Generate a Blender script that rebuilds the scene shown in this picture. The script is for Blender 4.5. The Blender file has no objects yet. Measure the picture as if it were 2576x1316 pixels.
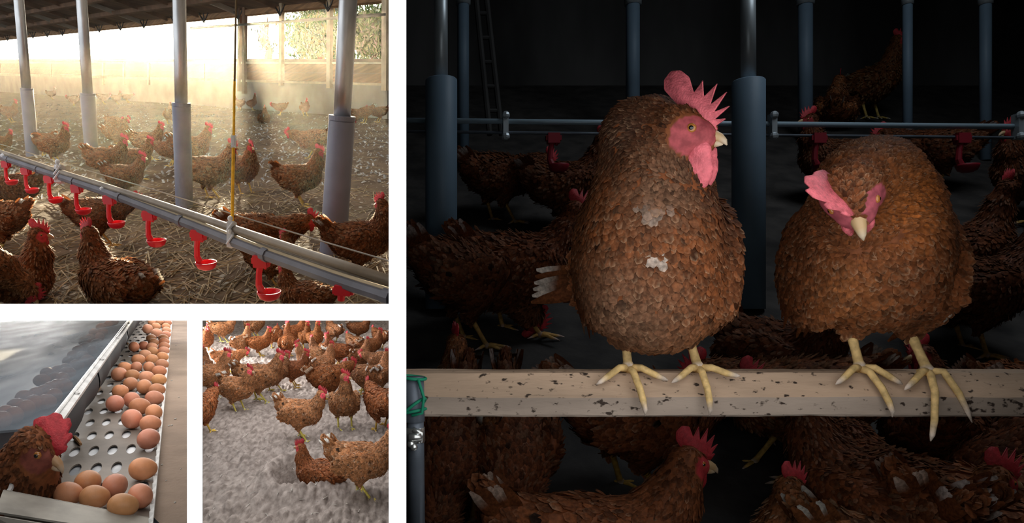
import bpy, bmesh, math, random
import numpy as np
from mathutils import Vector, Matrix, Euler, noise
C = bpy.context.scene.collection
SC = bpy.context.scene
F, PX, PY = 1800.0, 1000.0, 785.0           # focal length and principal point, pixels of 2576 x 1316
PI = math.pi
rad = math.radians

# ---------------------------------------------------------------- camera
cam = bpy.data.objects.new('camera', bpy.data.cameras.new('camera'))
C.objects.link(cam)
cam.rotation_euler = (PI / 2, 0, 0)
cam.data.sensor_width = 36.0
cam.data.lens = 36.0 * F / 2576
cam.data.shift_x = (1288 - PX) / 2576
cam.data.shift_y = (PY - 658) / 2576
cam.data.clip_start, cam.data.clip_end = 0.05, 400
SC.camera = cam

# ---------------------------------------------------------------- light and exposure
SC.view_settings.view_transform = 'Standard'
SC.view_settings.look = 'None'
SC.view_settings.gamma = 1
SC.view_settings.use_curve_mapping = False
SC.view_settings.exposure = 0.0
SC.cycles.use_denoising = True
SC.cycles.max_bounces = 6
SC.cycles.diffuse_bounces = 3
SC.cycles.glossy_bounces = 3
SC.cycles.transmission_bounces = 4
SC.cycles.transparent_max_bounces = 6
SC.cycles.volume_bounces = 0
SC.cycles.volume_step_rate = 4.0
SC.cycles.sample_clamp_indirect = 4.0
SC.cycles.caustics_reflective = False
SC.cycles.caustics_refractive = False

SUN_PX = (590, 22)                          # where the low sun stands in the photograph
SUN_DIR = Vector(((SUN_PX[0] - PX) / F, 1.0, (PY - SUN_PX[1]) / F)).normalized()

def build_world():
    w = bpy.data.worlds.new('hazy_sky'); SC.world = w; w.use_nodes = True
    nt = w.node_tree; N = nt.nodes; L = nt.links; N.clear()
    out = N.new('ShaderNodeOutputWorld'); bg = N.new('ShaderNodeBackground')
    geo = N.new('ShaderNodeTexCoord')
    dot = N.new('ShaderNodeVectorMath'); dot.operation = 'DOT_PRODUCT'
    dot.inputs[1].default_value = SUN_DIR
    L.new(geo.outputs['Generated'], dot.inputs[0])
    glow = N.new('ShaderNodeMapRange'); glow.inputs['From Min'].default_value = 0.80
    glow.inputs['From Max'].default_value = 1.0; glow.clamp = True
    L.new(dot.outputs['Value'], glow.inputs['Value'])
    pw = N.new('ShaderNodeMath'); pw.operation = 'POWER'; pw.inputs[1].default_value = 3.0
    L.new(glow.outputs[0], pw.inputs[0])
    mul = N.new('ShaderNodeMath'); mul.operation = 'MULTIPLY_ADD'
    mul.inputs[1].default_value = 9.0; mul.inputs[2].default_value = 1.5
    L.new(pw.outputs[0], mul.inputs[0])
    mix = N.new('ShaderNodeMix'); mix.data_type = 'RGBA'
    mix.inputs['A'].default_value = (0.97, 0.99, 1.0, 1); mix.inputs['B'].default_value = (1.0, 0.88, 0.66, 1)
    L.new(pw.outputs[0], mix.inputs['Factor'])
    L.new(mix.outputs['Result'], bg.inputs['Color']); L.new(mul.outputs[0], bg.inputs['Strength'])
    L.new(bg.outputs[0], out.inputs['Surface'])
build_world()

def light(name, kind, loc, energy, color=(1, 1, 1), size=1.0, size_y=None, aim=None, angle=None, spread=None):
    d = bpy.data.lights.new(name, kind); d.energy = energy; d.color = color
    if kind == 'AREA':
        d.size = size
        if size_y: d.shape = 'RECTANGLE'; d.size_y = size_y
        if spread: d.spread = spread
    if angle is not None: d.angle = angle
    o = bpy.data.objects.new(name, d); C.objects.link(o); o.location = loc
    if aim is not None:
        o.rotation_euler = (Vector(aim) - Vector(loc)).to_track_quat('-Z', 'Y').to_euler()
    return o
light('sun', 'SUN', SUN_DIR * 90, 32.0, (1.0, 0.80, 0.52), aim=(0, 0, 0), angle=rad(0.9))
AIR_D = 0.0016                                # scattering of the barn's dusty air, per metre
yl = light('yard_sky_fill', 'AREA', (-0.9, 6.9, 1.18), 140, (.97, .98, 1), size=2.6, size_y=7.4); yl.rotation_euler = (math.atan((785 - 184) / F), 0, 0)  # added area light under the barn floor, standing in for overcast sky
light('trough_fill', 'AREA', (-0.70, 2.15, -0.0125), 8.0, (1, .98, .95), size=0.62, size_y=2.4, aim=(-0.70, 2.15, -1))  # unseen area light added under the deck to brighten the egg tray
light('yard_side_fill', 'AREA', (-4.6, 8.6, 0.55), 680, (1, .98, .95), size=1.2, aim=(-.8, 5.2, -1))  # added light out of view at back left, rakes across the yard
light('house_fill', 'AREA', (2.0, 1.8, 2.5), 16, (.85, .93, 1), size=1.2, aim=(1.5, 2.4, 0))  # added soft light overhead, lifts the dark hens and posts


# ---------------------------------------------------------------- helpers
def U(px, py, Y):
    """point seen at pixel (px, py) at depth Y"""
    return Vector(((px - PX) * Y / F, Y, (PY - py) * Y / F))

def tag(o, label=None, cat=None, group=None, kind=None):
    if label: o['label'] = label
    if cat: o['category'] = cat
    if group: o['group'] = group
    if kind: o['kind'] = kind
    return o

def link(name, data, parent=None, mat=None):
    o = bpy.data.objects.new(name, data); C.objects.link(o)
    if parent is not None: o.parent = parent
    if mat is not None and not data.materials: data.materials.append(mat)
    return o

def empty(name, M=None):
    o = bpy.data.objects.new(name, None); C.objects.link(o); o.empty_display_size = 0.05
    if M is not None: o.matrix_world = M
    return o

class MB:
    """collects raw geometry for one mesh, with an optional colour per vertex and a material slot per face"""
    def __init__(s): s.v = []; s.f = []; s.c = []; s.m = []
    def add(s, vs, fs, col=(1, 1, 1), mi=0):
        b = len(s.v); s.v += [tuple(v) for v in vs]
        s.f += [tuple(b + i for i in f) for f in fs]
        if isinstance(col, list): s.c += col
        else: s.c += [col] * len(vs)
        s.m += [mi] * len(fs); return s
    def box(s, lo, hi, M=None, col=(1, 1, 1), mi=0):
        vs = [Vector((x, y, z)) for x in (lo[0], hi[0]) for y in (lo[1], hi[1]) for z in (lo[2], hi[2])]
        if M is not None: vs = [M @ v for v in vs]
        return s.add(vs, [(0, 1, 3, 2), (4, 6, 7, 5), (0, 4, 5, 1), (2, 3, 7, 6), (0, 2, 6, 4), (1, 5, 7, 3)], col, mi)
    def slab(s, quad, off, col=(1, 1, 1), mi=0):
        """a four-cornered plate of thickness vector off"""
        q = [Vector(p) for p in quad]; off = Vector(off); vs = q + [p + off for p in q]
        fs = [(0, 1, 2, 3), (7, 6, 5, 4), (0, 4, 5, 1), (1, 5, 6, 2), (2, 6, 7, 3), (3, 7, 4, 0)]
        return s.add(vs, fs, col, mi)
    def tube(s, pts, rs, n=10, col=(1, 1, 1), mi=0, cap=True, squash=1.0, up=None):
        pts = [Vector(p) for p in pts]
        if not isinstance(rs, (list, tuple)): rs = [rs] * len(pts)
        if not isinstance(col, list): col = [col] * len(pts)
        vs = []; cs = []; fs = []
        ref = Vector(up) if up is not None else None
        for i, p in enumerate(pts):
            d = (pts[min(i + 1, len(pts) - 1)] - pts[max(i - 1, 0)]).normalized()
            if ref is None: ref = Vector((0, 0, 1)) if abs(d.z) < 0.9 else Vector((1, 0, 0))
            a = d.cross(ref).normalized(); b = a.cross(d).normalized()
            if up is None: ref = b
            for k in range(n):
                t = 2 * PI * k / n
                vs.append(p + rs[i] * (math.cos(t) * a + squash * math.sin(t) * b)); cs.append(col[i])
        for i in range(len(pts) - 1):
            for k in range(n):
                k2 = (k + 1) % n
                fs.append((i * n + k, i * n + k2, (i + 1) * n + k2, (i + 1) * n + k))
        if cap:
            fs.append(tuple(range(n))[::-1]); fs.append(tuple((len(pts) - 1) * n + k for k in range(n)))
        return s.add(vs, fs, cs, mi)
    def ball(s, c, r, M=None, nu=12, nv=8, col=(1, 1, 1), mi=0):
        r = Vector(r) if hasattr(r, '__len__') else Vector((r, r, r)); c = Vector(c)
        vs = []; fs = []
        for j in range(nv + 1):
            th = PI * j / nv
            for i in range(nu):
                ph = 2 * PI * i / nu
                q = Vector((r.x * math.sin(th) * math.cos(ph), r.y * math.sin(th) * math.sin(ph), r.z * math.cos(th)))
                if M is not None: q = M @ q
                vs.append(c + q)
        for j in range(nv):
            for i in range(nu):
                i2 = (i + 1) % nu
                fs.append((j * nu + i, (j + 1) * nu + i, (j + 1) * nu + i2, j * nu + i2))
        return s.add(vs, fs, col, mi)
    def lathe(s, prof, n=16, M=None, col=(1, 1, 1), mi=0):
        """prof: (radius, height) pairs about local z"""
        vs = []; fs = []
        for r, z in prof:
            for k in range(n):
                t = 2 * PI * k / n; q = Vector((r * math.cos(t), r * math.sin(t), z))
                vs.append(M @ q if M is not None else q)
        for i in range(len(prof) - 1):
            for k in range(n):
                k2 = (k + 1) % n
                fs.append((i * n + k, i * n + k2, (i + 1) * n + k2, (i + 1) * n + k))
        return s.add(vs, fs, col, mi)
    def mesh(s, name, mats=(), smooth=False):
        me = bpy.data.meshes.new(name); me.from_pydata(s.v, [], s.f)
        for m in mats: me.materials.append(m)
        if len(mats) > 1: me.polygons.foreach_set('material_index', s.m)
        a = me.color_attributes.new('Col', 'FLOAT_COLOR', 'POINT')
        a.data.foreach_set('color', np.c_[np.array(s.c, float).reshape(-1, 3), np.ones(len(s.v))].ravel())
        if smooth: me.polygons.foreach_set('use_smooth', [True] * len(s.f))
        me.update(); return me
    def build(s, name, mats, parent=None, smooth=False, M=None):
        if not isinstance(mats, (list, tuple)): mats = [mats]
        o = link(name, s.mesh(name, mats, smooth), parent)
        if M is not None: o.matrix_world = M
        return o

# ---------------------------------------------------------------- materials
def mat(name, color=(0.8, 0.8, 0.8), rough=0.6, metal=0.0, spec=0.3, attr=False, objcol=False, noise_amt=0.0, noise_scale=20.0,
        color2=None, bump=0.0, bump_scale=60.0, transl=0.0, stretch=None, detail=5.0, ramp=(0.35, 0.65), coords='Object'):
    m = bpy.data.materials.new(name); m.use_nodes = True
    nt = m.node_tree; N = nt.nodes; L = nt.links
    b = N['Principled BSDF']; out = N['Material Output']
    b.inputs['Roughness'].default_value = rough; b.inputs['Metallic'].default_value = metal
    b.inputs['Specular IOR Level'].default_value = spec
    col = None
    tc = N.new('ShaderNodeTexCoord'); vec = tc.outputs[coords]
    if stretch:
        mp = N.new('ShaderNodeMapping'); mp.inputs['Scale'].default_value = stretch
        L.new(vec, mp.inputs['Vector']); vec = mp.outputs[0]
    if attr:
        a = N.new('ShaderNodeAttribute'); a.attribute_name = 'Col'; col = a.outputs['Color']
    else:
        r = N.new('ShaderNodeRGB'); r.outputs[0].default_value = (*color, 1); col = r.outputs[0]
    def mixer(kind, fac, A, B):
        x = N.new('ShaderNodeMix'); x.data_type = 'RGBA'; x.blend_type = kind
        if isinstance(fac, float): x.inputs['Factor'].default_value = fac
        else: L.new(fac, x.inputs['Factor'])
        for k, v in (('A', A), ('B', B)):
            if isinstance(v, tuple): x.inputs[k].default_value = (*v, 1)
            else: L.new(v, x.inputs[k])
        return x.outputs['Result']
    if color2 is not None or noise_amt:
        n = N.new('ShaderNodeTexNoise'); n.inputs['Scale'].default_value = noise_scale; n.inputs['Detail'].default_value = detail
        L.new(vec, n.inputs['Vector'])
        mr = N.new('ShaderNodeMapRange'); mr.inputs['From Min'].default_value = ramp[0]; mr.inputs['From Max'].default_value = ramp[1]
        L.new(n.outputs['Fac'], mr.inputs['Value'])
        if color2 is not None: col = mixer('MIX', mr.outputs[0], col, color2)
        else:
            g = N.new('ShaderNodeMapRange'); g.inputs['To Min'].default_value = 1 - noise_amt; g.inputs['To Max'].default_value = 1 + noise_amt
            L.new(mr.outputs[0], g.inputs['Value'])
            cc = N.new('ShaderNodeCombineColor')
            for k in range(3): L.new(g.outputs[0], cc.inputs[k])
            col = mixer('MULTIPLY', 1.0, col, cc.outputs[0])
    if objcol:
        oi = N.new('ShaderNodeObjectInfo'); col = mixer('MULTIPLY', 1.0, col, oi.outputs['Color'])
    L.new(col, b.inputs['Base Color'])
    if bump:
        n2 = N.new('ShaderNodeTexNoise'); n2.inputs['Scale'].default_value = bump_scale; n2.inputs['Detail'].default_value = 4
        L.new(vec, n2.inputs['Vector'])
        bp = N.new('ShaderNodeBump'); bp.inputs['Strength'].default_value = bump; bp.inputs['Distance'].default_value = 0.01
        L.new(n2.outputs['Fac'], bp.inputs['Height']); L.new(bp.outputs[0], b.inputs['Normal'])
    if transl:
        t = N.new('ShaderNodeBsdfTranslucent'); L.new(col, t.inputs['Color'])
        mx = N.new('ShaderNodeMixShader'); mx.inputs[0].default_value = transl
        L.new(b.outputs[0], mx.inputs[1]); L.new(t.outputs[0], mx.inputs[2]); L.new(mx.outputs[0], out.inputs['Surface'])
    return m

M_white = mat('white_paint', (0.93, 0.93, 0.93), 0.9, spec=0.05)
M_skin = mat('hen_skin', attr=True, objcol=True, rough=0.65, spec=0.2, noise_amt=0.25, noise_scale=90)
M_feather = mat('hen_feather', attr=True, objcol=True, rough=0.7, spec=0.15, noise_amt=0.35, noise_scale=160, transl=0.35)
M_comb = mat('comb_red', (0.50, 0.035, 0.045), 0.5, spec=0.4, noise_amt=0.2, noise_scale=120, bump=0.3, bump_scale=400, transl=0.15)
M_combpink = mat('comb_pink', (0.80, 0.17, 0.20), 0.5, spec=0.35, noise_amt=0.22, noise_scale=150, bump=0.3, bump_scale=500, transl=0.1)
M_beak = mat('beak_horn', attr=True, rough=0.4, spec=0.4)
M_iris = mat('eye_iris', (0.40, 0.15, 0.03), 0.1, spec=0.8)
M_pupil = mat('eye_pupil', (0.004, 0.004, 0.004), 0.05, spec=0.9)

# ---------------------------------------------------------------- hens
def surface_nets(G, o, h):
    n = np.array(G.shape); acc = np.zeros((*(n - 1), 3)); cnt = np.zeros(n - 1)
    quads = []
    cross = []
    for ax in range(3):
        s0 = [slice(None)] * 3; s1 = [slice(None)] * 3; s0[ax] = slice(0, -1); s1[ax] = slice(1, None)
        a = G[tuple(s0)]; b = G[tuple(s1)]; cr = (a < 0) != (b < 0)
        t = np.where(cr, a / np.where(cr, a - b, 1), 0); cross.append((cr, a < 0))
        u, v = [k for k in range(3) if k != ax]
        for du in (0, 1):
            for dv in (0, 1):
                sl = [slice(None)] * 3; sl[u] = slice(du, du + n[u] - 1); sl[v] = slice(dv, dv + n[v] - 1)
                c = cr[tuple(sl)]; tt = t[tuple(sl)]
                acc[..., ax] += np.where(c, tt, 0); acc[..., u] += np.where(c, du, 0); acc[..., v] += np.where(c, dv, 0)
                cnt += c
    act = cnt > 0
    idx = np.full(act.shape, -1, int); idx[act] = np.arange(act.sum())
    cells = np.argwhere(act)
    V = (cells + acc[act] / cnt[act][:, None]) * h + o
    for ax in range(3):
        cr, ins = cross[ax]; u, v = (ax + 1) % 3, (ax + 2) % 3
        e = np.argwhere(cr)
        e = e[(e[:, u] > 0) & (e[:, v] > 0) & (e[:, u] < n[u] - 1) & (e[:, v] < n[v] - 1)]
        fl = ins[tuple(e.T)]
        q = []
        for du, dv in ((1, 1), (0, 1), (0, 0), (1, 0)):
            c = e.copy(); c[:, u] -= du; c[:, v] -= dv; q.append(idx[tuple(c.T)])
        q = np.stack(q, 1); q[~fl] = q[~fl][:, ::-1]; quads.append(q)
    return V, np.concatenate(quads)

def unit(v): return v / (np.linalg.norm(v, axis=-1, keepdims=True) + 1e-9)

BROWN = np.array((0.235, 0.082, 0.028)); DARK = np.array((0.085, 0.028, 0.012)); PALE = np.array((0.50, 0.33, 0.20))
BUFF = np.array((0.33, 0.15, 0.065)); RED = np.array((0.48, 0.05, 0.055)); WHITE = np.array((0.75, 0.70, 0.62))
YELLOW = np.array((0.70, 0.50, 0.15)); CLAW = np.array((0.62, 0.56, 0.48))

def hen_frames(P):
    h = Vector(P['head']); y, p, r = [rad(a) for a in P.get('look', (0, -8, 0))]
    R = Matrix.Rotation(y, 4, 'Z') @ Matrix.Rotation(-p, 4, 'Y') @ Matrix.Rotation(r, 4, 'X')
    return Matrix.Translation(h) @ R @ Matrix.Scale(P.get('hs', 1.0), 4)

def leg_geo(mb, P, col):
    """shank, three front toes and a hind toe with claws for each foot"""
    for i, (hip, hock, foot) in enumerate(P['legs']):
        hock = Vector(hock); foot = Vector(foot); g = P.get('legr', 1.0)
        top = hock + (Vector(hip) - hock) * 0.25
        y = tuple(col); dk = tuple(np.array(col) * 0.72)
        f1 = foot + Vector((0, 0, 0.011))
        m1 = hock.lerp(f1, 0.5)
        mb.tube([top, hock, m1, f1 + (hock - f1) * 0.12, f1, foot + Vector((0.002, 0, 0.002))],
                [0.011 * g, 0.0088 * g, 0.0066 * g, 0.0072 * g, 0.0098 * g, 0.0055 * g], 10, [y, y, y, dk, tuple(np.array(CLAW) * 0.9), y])
        toes = P.get('toes', [None, None])[i]
        yaw = rad(P.get('footyaw', (0, 0))[i])
        if toes is None:
            toes = []
            for a, ln in ((-0.62, 0.05), (0.0, 0.064), (0.62, 0.05), (PI + 0.2 * (1 - 2 * i), 0.028)):
                d = Vector((math.cos(a + yaw), math.sin(a + yaw), 0))
                toes.append([foot + Vector((0, 0, 0.009)), foot + d * ln * 0.4 + Vector((0, 0, 0.011)),
                             foot + d * ln * 0.75 + Vector((0, 0, 0.006)), foot + d * ln + Vector((0, 0, 0.004)), foot + d * (ln + 0.012) + Vector((0, 0, 0.001))])
        else:
            toes = [[foot + Vector(q) for q in t] for t in toes]
        for t in toes:
            k = len(t); rs = [0.0072 * g] + [0.0058 * g - 0.0016 * j / k for j in range(1, k - 2)] + [0.0036 * g, 0.0008]
            mb.tube(t, rs, 8, [y] * (k - 2) + [tuple(CLAW), tuple(CLAW)])

def blade(mb, base, tip, w, nrm, camber, c0, c1, tipcol=None, n=5):
    """one long feather: a cambered, rounded blade with a raised shaft"""
    base = Vector(base); tip = Vector(tip); d = (tip - base); nrm = Vector(nrm); s = d.cross(nrm).normalized(); nrm = s.cross(d).normalized()
    vs = []; cs = []; fs = []
    for i in range(n + 1):
        t = i / n; ww = w * (0.45 + 0.55 * math.sin(PI * min(1, t * 0.95 + 0.12))) if t < 1 else w * 0.18
        p = base + d * t + nrm * camber * math.sin(PI * t) * d.length
        c = np.array(c0) * (1 - t) + np.array(c1) * t
        if tipcol is not None and t > 0.6: c = np.array(tipcol)
        e = c * 0.8
        vs += [p - s * ww - nrm * ww * 0.25, p + nrm * ww * 0.12, p + s * ww - nrm * ww * 0.25]; cs += [tuple(e), tuple(c), tuple(e)]
    for i in range(n):
        a = i * 3; b = a + 3
        fs += [(a, a + 1, b + 1, b), (a + 1, a + 2, b + 2, b + 1)]
    mb.add(vs, fs, cs)

COMB = [(0.033, 0.008), (0.041, 0.024), (0.0335, 0.021), (0.043, 0.042), (0.031, 0.031), (0.0345, 0.058), (0.0215, 0.039), (0.020, 0.068), (0.0095, 0.043),
        (0.003, 0.069), (-0.0035, 0.048), (-0.014, 0.066), (-0.027, 0.066), (-0.036, 0.054), (-0.034, 0.040), (-0.022, 0.026), (-0.014, 0.014), (0.012, 0.010)]

COMB_ROUND = [(0.033, 0.008), (0.042, 0.022), (0.040, 0.030), (0.0365, 0.030), (0.040, 0.045), (0.034, 0.050), (0.0295, 0.046), (0.028, 0.060), (0.018, 0.068), (0.011, 0.061), (0.004, 0.066), (-0.008, 0.064), (-0.014, 0.054), (-0.022, 0.050), (-0.030, 0.040), (-0.022, .026), (-0.014, .014), (.012, .010)]

def make_comb(s=1.0, lean=0.0, pts=COMB):
    bm = bmesh.new(); vs = []
    for side in (-1, 1):
        vs.append([bm.verts.new((x * s, side * 0.0028 * s * (1.25 - z * 9), z * s)) for x, z in pts])
    bm.faces.new(vs[0]); bm.faces.new(vs[1][::-1])
    n = len(pts)
    for i in range(n):
        j = (i + 1) % n; bm.faces.new((vs[0][j], vs[0][i], vs[1][i], vs[1][j]))
    bmesh.ops.recalc_face_normals(bm, faces=bm.faces)
    bmesh.ops.bevel(bm, geom=[e for e in bm.edges], offset=0.0011 * s, segments=2, affect='EDGES', clamp_overlap=True)
    if lean:
        for v in bm.verts: v.co.y += lean * max(v.co.z, 0) ** 2 / (max(v.co.z, 0) + 0.02)
    me = bpy.data.meshes.new('comb'); bm.to_mesh(me); bm.free()
    me.materials.append(M_comb); me.polygons.foreach_set('use_smooth', [True] * len(me.polygons))
    return me

def make_hen_meshes(name, P, h=0.006, nfeath=1800, seed=1, fs=1.0):
    """all the meshes of one hen in one pose: {part name: [(mesh, matrix)]}"""
    rng = np.random.default_rng(seed)
    prims = []                               # (a, b, ra, rb, width factor, blend)
    T = P['torso']                           # tail side -> breast, (x, y, z, r)
    W = P.get('wide', 1.0)
    for a, b in zip(T[:-1], T[1:]): prims.append((a[:3], b[:3], a[3], b[3], W, 0.03))
    Nk = P['neck']                           # breast -> head
    for a, b in zip(Nk[:-1], Nk[1:]): prims.append((a[:3], b[:3], a[3], b[3], 1.0, 0.035))
    HM = hen_frames(P)
    hp = lambda x, y, z: tuple(HM @ Vector((x, y, z)))
    hs = P.get('hs', 1.0)
    prims.append((hp(-0.008, 0, 0.002), hp(0.016, 0, -0.003), 0.0265 * hs, 0.0185 * hs, 1.0, 0.012))
    last = Nk[-1]; prims.append((last[:3], hp(-0.008, 0, 0), last[3], 0.026 * hs, 1.0, 0.02))
    for hip, hock, foot in P['legs']:
        prims.append((hip, tuple(Vector(hip).lerp(Vector(hock), 0.95)), P.get('thigh', 0.048), 0.015, 1.0, 0.03))
    tb = P['tail'][0]; tt = P['tail'][1]
    prims.append((tb, tuple(Vector(tb).lerp(Vector(tt), 0.55)), 0.045, 0.018, 0.7, 0.03))
    allp = np.array([q[:3] for q in T] + [q[:3] for q in Nk] + [hp(0, 0, 0)] + [p[1] for p in prims]); rm = max(q[3] for q in T) * 1.1 + 0.03
    lo = allp.min(0) - rm; hi = allp.max(0) + rm
    n = np.ceil((hi - lo) / h).astype(int) + 1
    g = [lo[k] + h * np.arange(n[k]) for k in range(3)]
    X, Y, Z = np.meshgrid(*g, indexing='ij')
    D = np.full(X.shape, 1.0)
    def smin(d, e, k):
        t = np.clip(0.5 + 0.5 * (d - e) / k, 0, 1); return d * (1 - t) + e * t - k * t * (1 - t)
    for a, b, ra, rb, w, k in prims:
        a = np.array(a); b = np.array(b); ab = b - a; L2 = ab @ ab + 1e-9
        px, py, pz = X - a[0], (Y - a[1]), Z - a[2]
        t = np.clip((px * ab[0] + py * ab[1] + pz * ab[2]) / L2, 0, 1)
        d = np.sqrt((px - t * ab[0]) ** 2 + ((py - t * ab[1]) / w) ** 2 + (pz - t * ab[2]) ** 2) - (ra + (rb - ra) * t)
        D = smin(D, d, k)
    for s in (-1, 1):                        # the folded wing bulges on each side
        c = Vector(P.get('wing', (-0.03, 0.088, 0.222))); c.y *= s
        wr = P.get('wingr', (0.115, 0.026, 0.062)); wp = rad(P.get('wingpitch', 12))
        dx, dy, dz = X - c.x, Y - c.y, Z - c.z
        rx = dx * math.cos(wp) + dz * math.sin(wp); rz = -dx * math.sin(wp) + dz * math.cos(wp)
        q = np.sqrt((rx / wr[0]) ** 2 + (dy / wr[1]) ** 2 + (rz / wr[2]) ** 2)
        D = smin(D, (q - 1) * wr[1] * 1.2, 0.018)
    V, Q = surface_nets(D, lo, h)
    # ---- colour of every body vertex
    HI = np.array(HM.inverted()); VH = V @ HI[:3, :3].T + HI[:3, 3]
    face = ((VH[:, 0] - 0.013) / 0.024) ** 2 + ((np.abs(VH[:, 1]) - 0.016) / 0.022) ** 2 + ((VH[:, 2] + 0.002) / 0.021) ** 2
    face_in = (face < 1) & (VH[:, 0] > -0.008)
    bare = face_in | ((VH[:, 0] > 0.004) & (VH[:, 0] < 0.05) & (np.abs(VH[:, 1]) < 0.024) & (VH[:, 2] < 0) & (VH[:, 2] > -0.030))
    spine = [np.array(hp(0, 0, 0))] + [np.array(q[:3]) for q in Nk[::-1]] + [np.array(q[:3]) for q in T[::-1]] + [np.array(tt)]
    nneck = len(Nk)
    def flow_and_region(Pn):
        wsum = np.zeros(len(Pn)); dirs = np.zeros((len(Pn), 3)); reg = np.zeros(len(Pn))
        for i, (a, b) in enumerate(zip(spine[:-1], spine[1:])):
            ab = b - a; t = np.clip(((Pn - a) @ ab) / (ab @ ab + 1e-9), 0, 1)
            d = np.linalg.norm(Pn - a - t[:, None] * ab, axis=1); w = np.exp(-(d / 0.035) ** 2 * 1.5) + 1e-6
            dirs += w[:, None] * ab / (np.linalg.norm(ab) + 1e-9); wsum += w; reg += w * (i + t)
        return dirs / wsum[:, None], reg / wsum
    fl, reg = flow_and_region(V)
    def base_colour(Pn, reg, r):
        necky = np.clip(1 - (reg - 1) / (nneck + 0.6), 0, 1)[:, None]
        c = BROWN * (1 - necky) + (BROWN * 0.8 + DARK * 0.2) * necky
        lowb = np.clip((P['bellyz'] - Pn[:, 2]) / 0.06, 0, 1)[:, None]
        c = c * (1 - 0.7 * lowb) + BUFF * 0.7 * lowb
        return c * (1 + 0.28 * r[:, None])
    col = base_colour(V, reg, rng.standard_normal(len(V)) * 0.3)
    col[face_in] = P.get('facecol', RED)
    mb = MB(); mb.add([tuple(v) for v in V], [tuple(q) for q in Q], [tuple(c) for c in col])
    if not P.get('nolegs'): leg_geo(mb, P, P.get('legcol', YELLOW))
    parts = {'body': [(mb.mesh(name + '_body', [M_skin], True), Matrix())]}
    # ---- feathers over the body
    if nfeath:
        A = V[Q[:, 0]]; B = V[Q[:, 1]]; Cc = V[Q[:, 2]]; Dd = V[Q[:, 3]]
        nr = np.cross(Cc - A, Dd - B); ar = np.linalg.norm(nr, axis=1); nr = unit(nr)
        if P.get('spots') is None: pass
        f, rg = flow_and_region((A + B + Cc + Dd) / 4)
        dens = ar * np.where(rg < 1.2, 2.6, np.where(rg < nneck + 0.5, 1.8, 1.0))
        ok = ~(bare[Q].any(1)); dens = dens * ok
        pick = rng.choice(len(Q), nfeath, p=dens / dens.sum())
        uv = rng.random((nfeath, 2)); p0 = A[pick] * ((1 - uv[:, :1]) * (1 - uv[:, 1:])) + B[pick] * (uv[:, :1] * (1 - uv[:, 1:])) + Cc[pick] * (uv[:, :1] * uv[:, 1:]) + Dd[pick] * ((1 - uv[:, :1]) * uv[:, 1:])
        nn = nr[pick]; ff = f[pick]; rr = rg[pick]
        low = np.clip((P['bellyz'] + 0.03 - p0[:, 2]) / 0.1, 0, 1)[:, None]
        ff = ff * (1 - 0.75 * low) + np.array((-0.25, 0, -0.8)) * low * 0.75
        ff = ff + rng.standard_normal(ff.shape) * 0.16
        ff = unit(ff - nn * (ff * nn).sum(1, keepdims=True))
        side = np.cross(nn, ff)
        neckm = np.clip((nneck + 0.8 - rr) / 1.6, 0, 1) * np.clip((rr - 0.7) / 0.6, 0, 1); headm = rr < 0.9
        Ln = fs * (0.027 + 0.010 * np.clip((rr - nneck) / 3, 0, 1)) * (1 - 0.0 * neckm); Ln = np.where(headm, 0.011, Ln) * rng.uniform(0.75, 1.25, nfeath)
        Wd = Ln * np.where(headm, 0.30, 0.36 - 0.17 * neckm)
        c = base_colour(p0, rr, rng.standard_normal(nfeath))
        c = c * np.where(rng.random(nfeath) < P.get('darkf', 0.18), 0.6, 1.0)[:, None]
        tipa = (P.get('tipamt', 0.22) * rng.random(nfeath) + np.where(rng.random(nfeath) < P.get('fleck', 0.05), 0.55, 0))[:, None]
        for (sx, sy, sz, srad) in P.get('spots', ()):       # patches of white feathers
            dd = np.linalg.norm(p0 - np.array((sx, sy, sz)), axis=1); m = (dd < srad) & (rng.random(nfeath) < 0.75)
            c[m] = WHITE * 0.95
        for (sx, sy, sz, srad, *cc) in P.get('tints', ()):
            dd = np.linalg.norm(p0 - np.array((sx, sy, sz)), axis=1); m = np.clip(1.3 - dd / srad, 0, 1)[:, None]
            c = c * (1 - m) + np.array(cc) * m * (1 + 0.25 * rng.standard_normal(nfeath))[:, None].clip(0.4, 1.6)
        ctip = c * (1 - tipa) + PALE * tipa
        lift = rng.uniform(0.06, 0.26, nfeath)[:, None] * P.get('lift', 1.0)
        fz_ = (rng.random(nfeath) < P.get('fuzz', 0.0)) & (rr > 0.9)          # loose down standing off the body
        lift[fz_] = rng.uniform(0.45, 0.85, (int(fz_.sum()), 1)); Ln = np.where(fz_, Ln * 0.75, Ln); Wd = np.where(fz_, Wd * 0.55, Wd)
        c[fz_] = c[fz_] * 0.6 + PALE * 0.35; ctip[fz_] = c[fz_]
        def at(t, s, up): return p0 + ff * (Ln * t)[:, None] + side * (Wd * s)[:, None] + nn * (Ln[:, None] * (lift * t + up))
        pts = [at(-0.05, 0, -0.06), at(0.35, -0.85, -0.01), at(0.4, 0, 0.05), at(0.35, 0.85, -0.01), at(0.8, -0.8, -0.03), at(0.85, 0, 0.03), at(0.8, 0.8, -0.03), at(1.02, 0, -0.02)]
        vv = np.stack(pts, 1).reshape(-1, 3)
        cc = np.stack([c * 0.7, c * 0.92, c, c * 0.92, ctip, c * 0.95 + ctip * 0.05, ctip, ctip], 1).reshape(-1, 3)
        tri = np.array([(0, 2, 1, 1), (0, 3, 2, 2), (1, 2, 5, 4), (2, 3, 6, 5), (4, 5, 7, 7), (5, 6, 7, 7)])
        me = bpy.data.meshes.new(name + '_plumage')
        base = np.arange(nfeath)[:, None] * 8
        fl_ = []
        for t in tri:
            k = 3 if t[2] == t[3] else 4
            fl_ += (base + t[:k]).tolist()
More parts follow.
